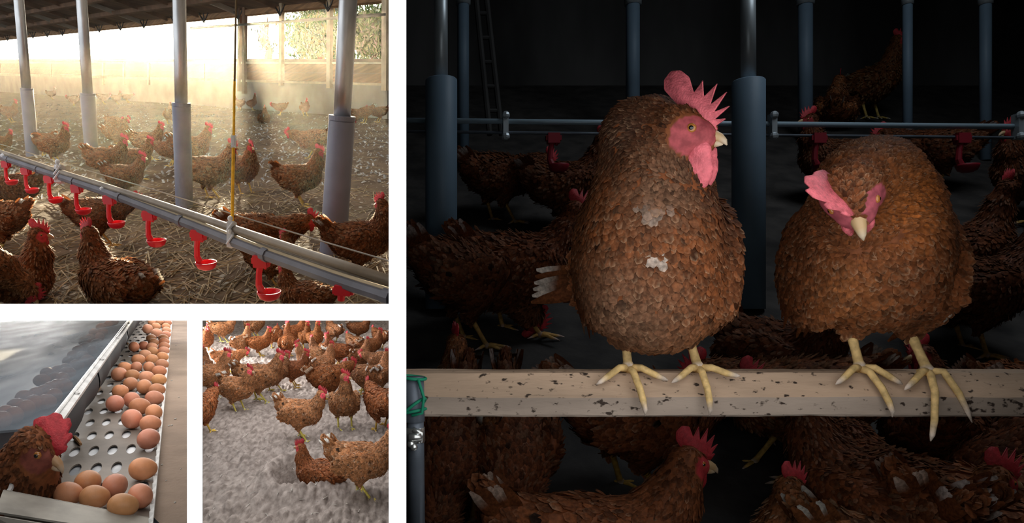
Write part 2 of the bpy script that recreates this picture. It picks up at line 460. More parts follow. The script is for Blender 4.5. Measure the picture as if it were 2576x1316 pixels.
        me.from_pydata(vv.tolist(), [], fl_)
        a = me.color_attributes.new('Col', 'FLOAT_COLOR', 'POINT'); a.data.foreach_set('color', np.c_[np.clip(cc, 0, 1), np.ones(len(vv))].ravel())
        me.polygons.foreach_set('use_smooth', [True] * len(fl_)); me.materials.append(M_feather); me.update()
        parts['plumage'] = [(me, Matrix())]
    # ---- wings: rows of long feathers along each folded wing
    wl = []
    for s in (-1, 1):
        wb = MB(); c = Vector(P.get('wing', (-0.03, 0.088, 0.222))); c.y *= s
        wr = P.get('wingr', (0.115, 0.026, 0.062)); wp = rad(P.get('wingpitch', 12))
        ax = Vector((-math.cos(wp), 0, -math.sin(wp) * 1.0)); dn = Vector((math.sin(wp), 0, -math.cos(wp)))
        out = Vector((0, s, 0))
        for row, (st, ln, wd, cnt) in enumerate(((-0.15, 0.095, 0.012, 8), (0.25, 0.085, 0.011, 7))):
            for k in range(cnt):
                u = k / (cnt - 1) - 0.5
                b = c + ax * wr[0] * st + dn * wr[2] * u * 1.45 * (1 - 0.25 * row) + out * wr[1] * (1.0 - 1.5 * u * u + 0.03 * row)
                tip = b + ax * ln * (1 + 0.25 * rng.random()) + dn * (-u * 0.02) - out * wr[1] * (0.55 + 0.2 * row)
                cl = BROWN * rng.uniform(0.55, 1.15)
                blade(wb, b, tip, wd * rng.uniform(0.85, 1.1), out, 0.05, cl * 0.8, cl * 1.1, (cl * 0.5 + PALE * 0.5) if rng.random() < 0.3 else None)
        wl.append((wb.mesh(name + '_wing', [M_feather], True), Matrix()))
    parts['wing'] = wl
    # ---- tail fan
    tl = MB(); b0 = Vector(tb); t0 = Vector(tt); ln = (t0 - b0).length
    dr = (t0 - b0).normalized(); sd = Vector((0, 1, 0)); upv = dr.cross(sd).normalized()
    tcol = np.array(P.get('tailcol', WHITE * 0.8)); tmix = P.get('tailwhite', 0.45)
    for k in range(12):
        s = -1 if k % 2 else 1; u = (k // 2) / 5.0
        st = b0 + sd * s * 0.018 * (1 - u * 0.4) - upv * (0.022 * (u - 0.3)) - dr * 0.01
        en = st + (dr * (1.0 - 0.22 * u) + sd * s * (0.10 + 0.16 * u) - upv * (0.30 * u - 0.12)) * ln
        cl = BROWN * rng.uniform(0.6, 1.1)
        blade(tl, st, en, 0.014 + 0.004 * u, sd * s + upv * 0.4, 0.06, cl, cl, tcol * rng.uniform(0.8, 1.1) if rng.random() < tmix else cl * 0.8)
    parts['tail'] = [(tl.mesh(name + '_tail', [M_feather], True), Matrix())]
    # ---- head furniture
    cs = P.get('combs', 1.0)
    cm = make_comb(cs, P.get('comblean', 0.0), P.get('combpts', COMB))
    cmat = P.get('combmat', M_comb); cm.materials[0] = cmat
    parts['comb'] = [(cm, HM @ Matrix.Translation((0, 0, -0.001)))]
    wm = MB(); wm.ball((0, 0, -0.012), (0.011, 0.0042, 0.0165), nu=12, nv=8); wm.ball((0.001, 0, -0.002), (0.008, 0.0045, 0.010), nu=10, nv=6)
    wme = wm.mesh(name + '_wattle', [cmat], True)
    ws = P.get('wats', 1.0)
    hang = P.get('wathang', 0.0)
    parts['wattle'] = [(wme, HM @ Matrix.Translation((0.020, s * 0.0105, -0.017)) @ Matrix.Rotation(rad(-s * 8), 4, 'X') @ Matrix.Rotation(rad(hang), 4, 'Y') @ Matrix.Scale(ws, 4)) for s in (-1, 1)]
    bk = MB(); bc = tuple(P.get('beakcol', (0.52, 0.34, 0.17))); bt = tuple(np.array(bc) * 0.5 + np.array((0.30, 0.27, 0.22)))
    bk.tube([(0.024, 0, 0.001), (0.033, 0, 0.001), (0.042, 0, -0.002), (0.049, 0, -0.007), (0.053, 0, -0.0125)], [0.0108, 0.0092, 0.0068, 0.0042, 0.0008], 10, [bc, bc, bc, bt, bt])
    bk.tube([(0.024, 0, -0.009), (0.034, 0, -0.0095), (0.042, 0, -0.0105), (0.0475, 0, -0.0115)], [0.0078, 0.0064, 0.0042, 0.0008], 10, [bc, bc, bt, bt])
    parts['beak'] = [(bk.mesh(name + '_beak', [M_beak], True), HM @ Matrix.Translation((.022, 0, -.003)) @ Matrix.Scale(P.get('beaks', 1.0), 4) @ Matrix.Translation((-.022, 0, .003)))]
    em = MB(); em.ball((0, 0, 0), (0.0054, 0.0036, 0.0054), nu=12, nv=8, mi=0); 
    eme = em.mesh(name + '_eye', [M_iris], True)
    pm = MB(); pm.ball((0, 0.0016, 0), (0.0032, 0.0026, 0.0032), nu=10, nv=6); parts['_pupil'] = [(pm.mesh(name + '_pupil', [M_pupil], True), Matrix())]
    parts['eye'] = [(eme, HM @ Matrix.Translation((0.0125, s * 0.0208, 0.0055)) @ Matrix.Scale(s, 4, (0, 1, 0)) @ Matrix.Rotation(rad(-12), 4, 'Z') @ Matrix.Scale(P.get('eyes', 1.0), 4)) for s in (1, -1)]
    return parts

def place_hen(parts, M, label, tint=(1, 1, 1), group=None, name='hen', skip=()):
    r = empty(name, M); tag(r, label, 'hen', group)
    for pn, lst in parts.items():
        if pn in skip or pn == '_pupil': continue
        for me, m in lst:
            o = bpy.data.objects.new(pn, me); C.objects.link(o); o.parent = r; o.matrix_local = m
            o.color = (*tint, 1)
            if pn == 'plumage': o['kind'] = 'stuff'
            if pn == 'eye':
                q = bpy.data.objects.new('pupil', parts['_pupil'][0][0]); C.objects.link(q); q.parent = o
    return r

LEGS = lambda fx=0.012, sp=0.05, dz=0.0, st=0.0: [((-0.012 + st * 0.3, -0.058, 0.165 + dz), (-0.03 + st * .6, -sp, 0.098 + dz), (fx + st, -sp, 0)),
                                    ((-0.012 - st * 0.3, 0.058, 0.165 + dz), (-0.03 - st * .6, sp, 0.098 + dz), (fx - st, sp, 0))]
TORSO = [(-0.150, 0, 0.245, 0.048), (-0.090, 0, 0.222, 0.078), (-0.015, 0, 0.208, 0.094), (0.065, 0, 0.222, 0.083)]
POSES = {
 'alert': dict(torso=TORSO, neck=[(0.085, 0, 0.26, 0.066), (0.118, 0, 0.315, 0.045), (0.128, 0, 0.365, 0.031)], head=(0.142, 0, 0.395), look=(0, -5, 0),
               legs=LEGS(), tail=((-0.160, 0, 0.265), (-0.230, 0, 0.340)), bellyz=0.16),
 'stride': dict(torso=[(-0.150, 0, 0.252, 0.048), (-0.090, 0, 0.225, 0.078), (-0.015, 0, 0.206, 0.094), (0.068, 0, 0.212, 0.083)],
               neck=[(0.090, 0, 0.245, 0.066), (0.132, 0, 0.298, 0.044), (0.150, 0, 0.342, 0.031)], head=(0.166, 0, 0.370), look=(0, -8, 0),
               legs=LEGS(st=0.045), tail=((-0.160, 0, 0.275), (-0.225, 0, 0.352)), bellyz=0.16),
 'low': dict(torso=[(-0.150, 0, 0.245, 0.048), (-0.090, 0, 0.222, 0.078), (-0.015, 0, 0.205, 0.092), (0.07, 0, 0.205, 0.08)],
               neck=[(0.105, 0, 0.225, 0.062), (0.165, 0, 0.252, 0.044), (0.205, 0, 0.265, 0.033)], head=(0.228, 0, 0.268), look=(0, -25, 0),
               legs=LEGS(st=0.03), tail=((-0.165, 0, 0.265), (-0.25, 0, 0.335)), bellyz=0.16),
 'peck': dict(torso=[(-0.140, 0, 0.275, 0.048), (-0.085, 0, 0.245, 0.078), (-0.015, 0, 0.212, 0.092), (0.07, 0, 0.188, 0.08)],
               neck=[(0.115, 0, 0.165, 0.055), (0.165, 0, 0.115, 0.040), (0.188, 0, 0.080, 0.032)], head=(0.195, 0, 0.058), look=(0, -62, 0),
               legs=LEGS(st=0.02), tail=((-0.155, 0, 0.295), (-0.23, 0, 0.385)), bellyz=0.16),
 'tall': dict(torso=[(-0.120, 0, 0.205, 0.05), (-0.075, 0, 0.205, 0.078), (-0.005, 0, 0.212, 0.090), (0.052, 0, 0.245, 0.078)],
               neck=[(0.066, 0, 0.295, 0.058), (0.080, 0, 0.355, 0.038), (0.084, 0, 0.405, 0.029)], head=(0.095, 0, 0.437), look=(62, 0, 0),
               legs=LEGS(), tail=((-0.135, 0, 0.212), (-0.215, 0, 0.262)), bellyz=0.16),
 'turned': dict(torso=TORSO, neck=[(0.085, 0, 0.26, 0.064), (0.108, -0.006, 0.315, 0.046), (0.104, -0.006, 0.362, 0.033)], head=(0.095, 0.012, 0.392), look=(125, -8, 0),
               legs=LEGS(), tail=((-0.165, 0, 0.265), (-0.250, 0, 0.350)), bellyz=0.16),
 'sit': dict(torso=[(-0.150, 0, 0.105, 0.048), (-0.090, 0, 0.092, 0.074), (-0.015, 0, 0.084, 0.090), (0.065, 0, 0.098, 0.080)],
               neck=[(0.085, 0, 0.135, 0.062), (0.110, 0, 0.190, 0.043), (0.114, 0, 0.240, 0.031)], head=(0.126, 0, 0.268), look=(0, -4, 0),
               legs=[((-0.01, -0.05, 0.06), (0.01, -0.06, 0.03), (0.04, -0.05, 0)), ((-0.01, 0.05, 0.06), (0.01, 0.06, 0.03), (0.04, 0.05, 0))], nolegs=True,
               tail=((-0.165, 0, 0.115), (-0.255, 0, 0.150)), bellyz=0.03, wing=(-0.03, 0.086, 0.105)),
}

# ---------------------------------------------------------------- white partition added to divide the four views; its outer panels block sky
M_divider = mat('dark_divider', (0.16, 0.14, 0.12), 0.85, noise_amt=0.2, noise_scale=6)
YF = 0.80                                    # depth of its front face
def W(px): return (px - PX) * YF / F
def H(py): return (PY - py) * YF / F
def partition(name, x0, y0, x1, y1, depth, mats=M_white):
    m = MB(); m.box((W(x0), YF, H(y1)), (W(x1), YF + depth, H(y0)))
    m.m[3] = 1                       # back face made dark so sunlight does not bounce into the barn
    return tag(m.build(name, [mats, M_divider]), kind='structure')
partition('divider_panel_1', 978, -30, 1022, 1340, 0.012)            # between the perch house and the rest
partition('divider_panel_2', -1400, 764.5, 978, 806.5, 0.012)         # under the wide barn view
partition('divider_panel_3', 470.5, 806.5, 508, 2200, 0.003)          # between the egg tray and the yard
partition('divider_panel_4', -9000, -9000, -30, 764.5, 0.012)  # from here on unseen outer panels, added to shut out sky light
partition('divider_panel_5', -1400, 806.5, -30, 2200, 0.012)
partition('divider_panel_6', 2625, -12000, 13000, 9000, 0.012)
partition('divider_panel_7', -30, -9000, 1000, -30, 0.012)
partition('divider_panel_8', 1000, -12000, 2625, -30, 0.012)
partition('divider_panel_9', -30, 1340, 470.5, 2200, 0.012)
partition('divider_panel_10', 508, 1340, 978, 2200, 0.012)
partition('divider_panel_11', 978, 1340, 2625, 9000, 0.012)
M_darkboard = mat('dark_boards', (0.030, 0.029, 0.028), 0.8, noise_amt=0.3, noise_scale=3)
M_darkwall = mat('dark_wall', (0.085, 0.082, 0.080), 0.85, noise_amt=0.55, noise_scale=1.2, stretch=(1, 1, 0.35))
def plain(name, lo, hi, m):
    b = MB(); b.box(lo, hi); return tag(b.build(name, m), kind='structure')
# unseen wall and deck added to keep light from passing between the places
plain('divider_middle', (-0.0085, YF + 0.012, -6), (0.0, 60, 30), M_divider)
plain('wall_left', (0.0, YF + 0.012, -3), (0.0085, 7.0, 6), M_darkboard)
plain('divider_deck', (-1.2, YF + 0.012, -0.0085), (-0.009, 3.15, 0.0085), M_divider).name = 'divider_panel_12'

# ================================================================ the sunlit barn
SA = (PY - 184) / F; TA = math.atan(SA)
RA = Matrix.Rotation(TA, 4, 'X')
upA = Vector((0, -math.sin(TA), math.cos(TA)))
def YA(py): return F / (py - 184)
def PA(px, py): return U(px, py, YA(py))
def hangA(base, px, py):
    """the point straight over base (along the barn's own vertical) seen at row py, column px"""
    k = (PY - py) / F
    Ln = (k * base.y - base.z) / (upA.z - k * upA.y)
    Y = base.y + upA.y * Ln
    return U(px, py, Y)

# ---- floor: deep litter, straw and pale flecks
def grid_floor(name, fy, x_of, rows, cols, m, disp):
    vs = []; fs = []
    for j, py in enumerate(rows):
        for i in range(cols):
            p = x_of(i / (cols - 1), py); vs.append(disp(p))
    n = cols
    for j in range(len(rows) - 1):
        for i in range(cols - 1):
            fs.append((j * n + i, (j + 1) * n + i, (j + 1) * n + i + 1, j * n + i + 1))
    b = MB(); b.add(vs, fs); o = b.build(name, m, smooth=True); return tag(o, kind='structure')
def mat_litter():
    m = mat('straw_litter', (0.15, 0.10, 0.06), 0.9, spec=0.1, color2=(0.07, 0.045, 0.028), noise_scale=3.2, detail=8, stretch=(1, 0.45, 1), bump=0.6, bump_scale=30)
    nt = m.node_tree; N = nt.nodes; L = nt.links; b = N['Principled BSDF']
    old = b.inputs['Base Color'].links[0].from_socket
    tc = N.new('ShaderNodeTexCoord'); mp = N.new('ShaderNodeMapping'); mp.inputs['Scale'].default_value = (1, 0.42, 1)
    L.new(tc.outputs['Object'], mp.inputs['Vector'])
    v = N.new('ShaderNodeTexVoronoi'); v.inputs['Scale'].default_value = 20; L.new(mp.outputs[0], v.inputs['Vector'])
    n = N.new('ShaderNodeTexNoise'); n.inputs['Scale'].default_value = 1.6; n.inputs['Detail'].default_value = 3; L.new(mp.outputs[0], n.inputs['Vector'])
    thr = N.new('ShaderNodeMapRange'); thr.inputs['From Min'].default_value = 0.3; thr.inputs['From Max'].default_value = 0.75
    thr.inputs['To Min'].default_value = 0.06; thr.inputs['To Max'].default_value = 0.40; L.new(n.outputs['Fac'], thr.inputs['Value'])
    lt = N.new('ShaderNodeMath'); lt.operation = 'LESS_THAN'; L.new(v.outputs['Distance'], lt.inputs[0]); L.new(thr.outputs[0], lt.inputs[1])
    mx = N.new('ShaderNodeMix'); mx.data_type = 'RGBA'; L.new(lt.outputs[0], mx.inputs['Factor']); L.new(old, mx.inputs['A'])
    mx.inputs['B'].default_value = (0.34, 0.30, 0.24, 1); L.new(mx.outputs['Result'], b.inputs['Base Color'])
    return m
M_litter = mat_litter()
def dispA(p):
    a = noise.noise(Vector((p.x * 1.3, p.y * 0.6, 0))) * 0.05 + noise.noise(Vector((p.x * 7, p.y * 3, 3))) * 0.018
    return p + upA * a * min(1, 6 / p.y) * (1 if p.y > 3.3 else 0.3)
rowsA = [772 - 0 * i for i in range(1)] + list(np.geomspace(580, 26, 130) + 184)
grid_floor('floor', None, lambda u, py: U(-260 + u * (989 + 260), py, YA(py)) if True else None, rowsA, 150, M_litter, dispA)
# the ground goes on under and beyond the wall
gb = MB(); q = [U(-1500, 210, YA(210)), U(996, 210, YA(210)), Vector((-0.02, 140, SA * 140 - 1)), Vector((-140, 140, SA * 140 - 1))]
gb.slab(q, upA * -0.3); tag(gb.build('floor', mat('field_grass', (0.10, 0.13, 0.05), 0.9, noise_amt=0.3, noise_scale=2)), kind='structure')
gb = MB(); gb.slab([U(-2400, 772, 3.06), U(-262, 772, 3.06), U(-262, 210, YA(210)), U(-1500, 210, YA(210))], upA * -0.3)
tag(gb.build('floor', M_litter), kind='structure')

# ---- back wall: concrete base, timber planks between two battens, an open window band, posts and eave
B0 = PA(-40, 228.2); B1 = PA(975, 298.8); eA = (B1 - B0).normalized(); nA = upA.cross(eA).normalized()
if nA.y > 0: nA = -nA
def WA(px, py, off=0.0):
    """point of the wall plane (moved off metres towards the room) seen at a pixel"""
    d = Vector(((px - PX) / F, 1, (PY - py) / F)); P0 = B0 + nA * off
    return d * (P0.dot(nA) / d.dot(nA))
lin = lambda a, b: (lambda px: a + (b - a) * px / 978)
base_y = lin(231, 299); bat2 = lin(187, 213); bat1 = lin(157, 158.5); sill = lin(151, 149); eave = lin(92, -17)
XL, XR = -300, 974
M_conc = mat('pale_concrete', (0.30, 0.27, 0.22), 0.9, noise_amt=0.2, noise_scale=1.5)
M_plank = mat('wall_plank', (0.30, 0.165, 0.075), 0.75, noise_amt=0.35, noise_scale=2.2, stretch=(1, 0.5, 9))
M_batten = mat('pale_batten', (0.52, 0.42, 0.28), 0.7, noise_amt=0.15, noise_scale=6)
M_steel = mat('galvanised_steel', (0.55, 0.57, 0.60), 0.34, metal=0.85, noise_amt=0.16, noise_scale=12, stretch=(1, 1, 0.2))
M_sleeve = mat('grey_sleeve', (0.16, 0.17, 0.235), 0.42, spec=0.4, noise_amt=0.10, noise_scale=6)
M_roof = mat('roof_timber', (0.14, 0.075, 0.042), 0.8, noise_amt=0.35, noise_scale=1.2, stretch=(0.4, 3, 1))
M_sheet = mat('roof_sheet', (0.42, 0.38, 0.33), 0.6, noise_amt=0.3, noise_scale=0.8, transl=0.25)
M_dark = mat('dark_iron', (0.035, 0.033, 0.032), 0.6)
def wband(mb, x0, x1, top, bot, off, th, dy=0):
    mb.slab([WA(x0, top(x0) + dy, off), WA(x1, top(x1) + dy, off), WA(x1, bot(x1), off), WA(x0, bot(x0), off)], nA * -th)
m = MB(); wband(m, XL, XR, lambda x: bat1(x) - 1, lambda x: base_y(x) + 6, -0.09, 0.1); wband(m, XL, XR, bat2, lambda x: base_y(x) + 6, 0.0, 0.2)
wallA = tag(m.build('wall_back', M_conc), kind='structure')
seg = [-300, -240, -170, -95, 0, 60, 130, 205, 258, 310, 372, 440, 515, 605, 705, 825, 974]
for a, b in zip(seg[:-1], seg[1:]):
    for k in range(2):
        m = MB(); f0 = lambda x, k=k: bat1(x) + (bat2(x) - bat1(x)) * k / 2; f1 = lambda x, k=k: bat1(x) + (bat2(x) - bat1(x)) * (k + 1) / 2 - 0.5
        wband(m, a + 0.6, b - 0.6, f0, f1, -0.02 - 0.012 * ((a + k) % 3), 0.06); m.build('plank', M_plank, wallA)
    for f, w, off in ((bat1, 5, 0.07), (bat2, 6, 0.07)):
        m = MB(); wband(m, a + 0.3, b - 0.3, lambda x: f(x) - w / 2, lambda x: f(x) + w / 2, off, 0.08); m.build('batten', M_batten, wallA)
m = MB(); wband(m, XL, XR, lambda x: sill(x) - 1.5, lambda x: bat1(x) - 2.5, 0.03, 0.22)
m.build('sill', M_roof, wallA)
# studs of the window band, with braces under the eave
for px, w, lo in ((600, 5, 230), (612, 6, 236), (705, 7, 215), (826, 9, 222), (966, 12, 228)):
    m = MB(); t = eave(px) - 6
    m.slab([WA(px - w / 2, t, 0.12), WA(px + w / 2, t, 0.12), WA(px + w / 2 - 1, lo, 0.12), WA(px - w / 2 - 1, lo, 0.12)], nA * -0.09)
    m.build('stud', M_batten if lo < 230 else M_roof, wallA)
for px in (258, 310, 372, 440):
    m = MB(); m.slab([WA(px - 2, 158, 0.12), WA(px + 2, 158, 0.12), WA(px + 2, 213, 0.12), WA(px - 2, 213, 0.12)], nA * -0.06); m.build('stud', M_batten, wallA)
for px in (18, 82, 118, 156, 249, 302, 361, 440, 512, 598, 703, 824):
    m = MB(); t = eave(px); s = 7 + px / 90
    for k in (-1, 0, 1):
        m.tube([WA(px + k * s * 0.9, t - 2, 0.1), WA(px + 1, t + s * 1.7, 0.14)], 0.022, 6)
    m.build('brace', M_dark, wallA)
m = MB(); m.tube([WA(480, 71, 0.1), WA(700, 56, 0.1), WA(972, 36, 0.1)], 0.035, 6); m.build('rail', M_dark, wallA)
# ---- roof: underside boards climbing towards us from the eave, rafters and purlins
roofv = -nA * -1
up_in = (nA * 1.0 + upA * 0.30).normalized()
E0 = WA(-300, eave(-300)); E1 = WA(974, eave(974))
m = MB(); m.slab([E0 - up_in * 0.7, E1 - up_in * 0.3, E1 + up_in * 14.9, E0 + up_in * 40], upA * 0.12)
roofA = tag(m.build('ceiling', M_roof), kind='structure')
for k in range(9):                            # purlins run along the eave
    d = 0.05 + 0.95 * k; m = MB(); a = E0 + up_in * d - upA * 0.06; b = E1 + up_in * min(d, 14) - upA * 0.06
    m.slab([a - up_in * 0.06, b - up_in * 0.06, b + up_in * 0.06, a + up_in * 0.06], upA * -0.12)
    m.build('purlin', M_roof if k else M_plank, roofA)
for k in range(34):
    a = E0.lerp(E1, k / 34.0); m = MB(); s = eA * 0.035
    m.slab([a - s, a + s, a + s + up_in * 14, a - s + up_in * 14], upA * -0.13); m.build('rafter', M_sheet if k % 3 == 1 else M_roof, roofA)
for k in range(26):                           # light sheets between some rafters
    a = E0.lerp(E1, (k + 0.5) / 34.0)
    if k % 2 == 0:
        m = MB(); s = eA * 0.16; st = 3.2 + 0.5 * math.sin(k * 1.7)
        m.slab([a - s + up_in * st, a + s + up_in * st, a + s + up_in * 12, a - s + up_in * 12], upA * -0.02); m.build('roof_sheet', M_sheet, roofA)

# ---- trees outside the window band
def tree(px, py, Y, hpx, wpx, n, cols, label, seed, leaf=0.12):
    rng = random.Random(seed); c = U(px, py, Y); s = Y / F
    t = empty('tree', Matrix.Translation(c)); tag(t, label, 'tree', 'trees outside the barn window')
    mb = MB(); pal = cols
    for i in range(n):
        a, b, r = rng.gauss(0, .38), rng.gauss(0, .38), rng.gauss(0, .3)
        p = Vector((a * wpx * s, r * 2.2, b * hpx * s)); q = Euler((rng.uniform(-1, 1), rng.uniform(-3, 3), rng.uniform(-3, 3))).to_matrix()
        L = leaf * rng.uniform(.6, 1.5); w = L * .32; cl = rng.choice(pal)
        vs = [p + q @ Vector(v) for v in ((-L, 0, 0), (-.2 * L, w, .04), (L, 0, 0), (-.2 * L, -w, .04), (0, 0, .06 * L))]
        mb.add(vs, [(0, 4, 1), (1, 4, 2), (2, 4, 3), (3, 4, 0)], cl)
    f = mb.build('foliage', M_leaf, t); f['kind'] = 'stuff'
    tb = MB(); tb.tube([Vector((0, 0.2, -hpx * s * 1.6)), Vector((.1, .2, -hpx * s * .4)), Vector((-.1, .1, hpx * s * .5))], [.16, .12, .04], 8)
    for k in range(9):
        z = (-.5 + k * .12) * hpx * s; d = rng.uniform(-1, 1)
        tb.tube([Vector((0, .15, z)), Vector((d * wpx * s * .4, .1, z + .4)), Vector((d * wpx * s * .8, 0, z + .9 * rng.random()))], [.05, .03, .012], 6)
    tb.build('trunk', M_roof, t)
M_leaf = mat('leaf', attr=True, rough=0.6, transl=0.10)
GR = [(.10, .20, .06), (.16, .27, .09), (.22, .30, .12), (.30, .32, .20), (.07, .13, .06)]
PALEG = [(.42, .45, .44), (.35, .40, .40), (.25, .30, .25), (.5, .5, .45)]
tree(935, 88, 26, 70, 95, 6000, GR, 'bright green tree outside the barn window, right of the thickest post', 1, .10)
tree(800, 98, 27, 62, 84, 5600, GR + [(.40, .30, .10)], 'green and gold tree outside the barn window, left of the thickest post', 2, .10)
tree(820, 28, 30, 26, 90, 1100, PALEG, 'pale leafy branches high behind the dark rail of the barn window', 3, .12)
tree(668, 105, 26, 40, 16, 260, PALEG, 'thin pale tree outside the barn window, right of the sun glare', 4, .09)
# ---- roof posts: galvanised tube standing in a thick grey sleeve
def barn_post(bx, by, bw, jx, jy, jw, tx, ty, tw, label):
    b = PA(bx, by); j = hangA(b, jx, jy); t = hangA(b, tx, ty)
    r = lambda w, p: w / 2 * p.y / F
    e = empty('roof_post', Matrix.Translation(b)); tag(e, label, 'post', 'roof posts of the sunlit barn')
    Mi = Matrix.Translation(-b); L = lambda p: p - b
    m = MB(); R1 = r(bw, b); R2 = r(jw, j)
    ax = (j - b).normalized()
    m.tube([L(b) - ax * 0.05, L(b), L(j) - ax * 0.012, L(j)], [R1, R1, R2, R2 * 0.93], 28); sl = m.build('sleeve', M_sleeve, e, True)
    m = MB(); m.tube([L(j) - ax * 0.004, L(j) + ax * 0.02], [R2 * 1.02, R2 * 1.02], 28); m.build('collar', M_sleeve, sl)
    m = MB(); m.tube([L(j), L(j.lerp(t, .3)), L(j.lerp(t, 0.302)), L(t), L(t + (t - j) * .6)], [r(tw, t), r(tw, t), r(tw, t) * 1.012, r(tw, t) * 1.012, r(tw, t)], 28); m.build('tube', M_steel, e, True)
barn_post(82, 392, 31, 67, 226, 30, 47, -3, 24, 'leftmost roof post of the sunlit barn, grey sleeve below galvanised tube')
barn_post(231, 397, 32, 221, 239, 37, 205, -3, 26, 'second roof post from the left in the sunlit barn, grey sleeve and tube')
barn_post(464, 525, 43, 456, 266, 45, 451, -3, 33, 'third roof post from the left in the barn, left of the yellow cord')
barn_post(837, 640, 67, 860, 301, 67, 876, -3, 46, 'thickest roof post, at the right of the sunlit barn, blue-grey sleeve')

# ---- drinker line
def dl(i): return 3.55 * (1 - 0.075 * i)
def dpx(i): return (65 + 49.4 * i) / (1 - 0.075 * i)
def DLp(i, py): return U(dpx(i), py, dl(i))
def low_y(px): return np.interp(px, [-60, 0, 65, 275, 503, 665, 865, 990], [376, 394, 416, 486, 574, 640, 712, 752])
def top_y(px): return np.interp(px, [-60, 0, 150, 340, 583, 780, 978, 990], [365, 381, 432, 492, 574, 640, 704, 708])
def line_pt(px, py):                          # depth of the drinker line at a column
    i = (px - 65) / (49.4 + 0.075 * px); return U(px, py, dl(i)), dl(i)
M_grey = mat('grey_pvc', (0.14, 0.14, 0.17), 0.45, noise_amt=0.2, noise_scale=9)
M_galv = mat('galvanised_rail', (0.24, 0.20, 0.16), 0.5, metal=0.25, noise_amt=0.25, noise_scale=7)
M_red = mat('red_plastic', (0.72, 0.012, 0.03), 0.32, spec=0.5, transl=0.12)
M_clip = mat('white_plastic', (0.72, 0.74, 0.80), 0.4)
M_yel = mat('yellow_cord', (0.80, 0.42, 0.02), 0.6, noise_amt=0.15, noise_scale=80)
M_rope = mat('dark_rope', (0.16, 0.11, 0.06), 0.8)
root = empty('drinker_line', Matrix.Translation(DLp(3, 480)))
tag(root, 'long grey drinker pipe under a galvanised rail, sloping across the barn', 'drinker')
Mr = root.matrix_world.inverted()
P = [np.array(DLp(i, 0)) for i in (-2.2, 7.47)]
def poly(fy, n=14, i0=-2.2, i1=7.47): return [DLp(i0 + (i1 - i0) * k / n, fy(dpx(i0 + (i1 - i0) * k / n))) for k in range(n + 1)]
for k in range(7):                            # the square pipe is made of socketed lengths
    i0, i1 = -2.2 + k * 1.38, min(7.47, -2.2 + (k + 1) * 1.38 + 0.02)
    m = MB(); pts = poly(low_y, 5, i0, i1); m.tube([Mr @ p for p in pts], 0.0165, 8, squash=1.0, up=(0, 0, 1)); pp = m.build('pipe', M_grey, root)
    m = MB(); a, b = pts[-2].lerp(pts[-1], .75), pts[-1]; m.tube([Mr @ a, Mr @ b], 0.0195, 10, up=(0, 0, 1)); m.build('socket', M_grey, pp)
    m = MB(); m.tube([Mr @ (p + Vector((0, 0, .0165))) for p in pts], 0.006, 6); m.build('pipe_lit_edge', M_batten, pp)  # pale top strip paints the sunlit edge of the grey pipe
m = MB(); m.tube([Mr @ p for p in poly(top_y)], 0.0115, 12); m.build('rail', M_galv, root, True)
m = MB(); m.tube([Mr @ (p + Vector((0, 0.02, -.016))) for p in poly(top_y)], 0.007, 8); m.build('rail', M_galv, root, True)
m = MB(); m.tube([Mr @ (p + Vector((0.0, .05, .045))) for p in poly(top_y)], 0.0022, 5); m.build('anti_perch_wire', M_galv, root)
for px in (150, 583):
    for fy, s in ((top_y, 1), (low_y, 1)):
        p, Yc = line_pt(px, fy(px)); m = MB(); k = Yc / F
        m.box((-9 * k, -.02, -16 * k), (9 * k, .02, 16 * k), Matrix.Translation(Mr @ p)); m.ball(Mr @ p + Vector((0, -.02, 22 * k)), (7 * k, .012, 7 * k), nu=8, nv=6)
        m.tube([Mr @ p + Vector((-8 * k, -.025, -10 * k)), Mr @ p + Vector((8 * k, -.025, 12 * k))], 3 * k, 6); m.build('clip', M_clip, root)
for px in (262, 12):
    p, Yc = line_pt(px, low_y(px) - 6); m = MB(); k = Yc / F; m.ball(Mr @ p, (11 * k, .02, 7 * k), nu=10, nv=6); m.build('clip', M_clip, root)
# red drinker cups, hung under the pipe on their arms
cup_i = [-1, 0, 1, 2, 3, 4, 5, 6, 7]
words = ['at the left edge of the frame', 'second from the left edge', 'third from the left edge', 'above the lying pale-backed hen, fourth from left',
         'fifth from the left, above the dark hen', 'sixth from the left', 'left of the white pipe clip', 'largest whole cup, right of the white clip', 'cut by the bottom edge, rightmost']
def cup_mesh():
    m = MB()
    m.box((-.020, -.014, -.022), (.020, .014, .012)); m.box((-.026, -.010, -.012), (.026, .010, .004))
    m.tube([(-.004, 0, -.015), (-.010, 0, -.045), (-.012, 0, -.075), (-.004, 0, -.094)], [.010, .009, .010, .012], 8)
    m.tube([(.012, 0, -.015), (.010, 0, -.028)], [.007, .004], 8)
    a = m.mesh('cup_arm', [M_red], False)
    b = MB(); T = Matrix.Translation((.018, 0, -.102))
    b.lathe([(.002, -.016), (.016, -.0155), (.028, -.009), (.0335, .004), (.0345, .010), (.0325, .0105), (.030, .004), (.024, -.006), (.012, -.011), (.001, -.012)], 24, T)
    return a, b.mesh('cup_bowl', [M_red], True)
ca, cb = cup_mesh()
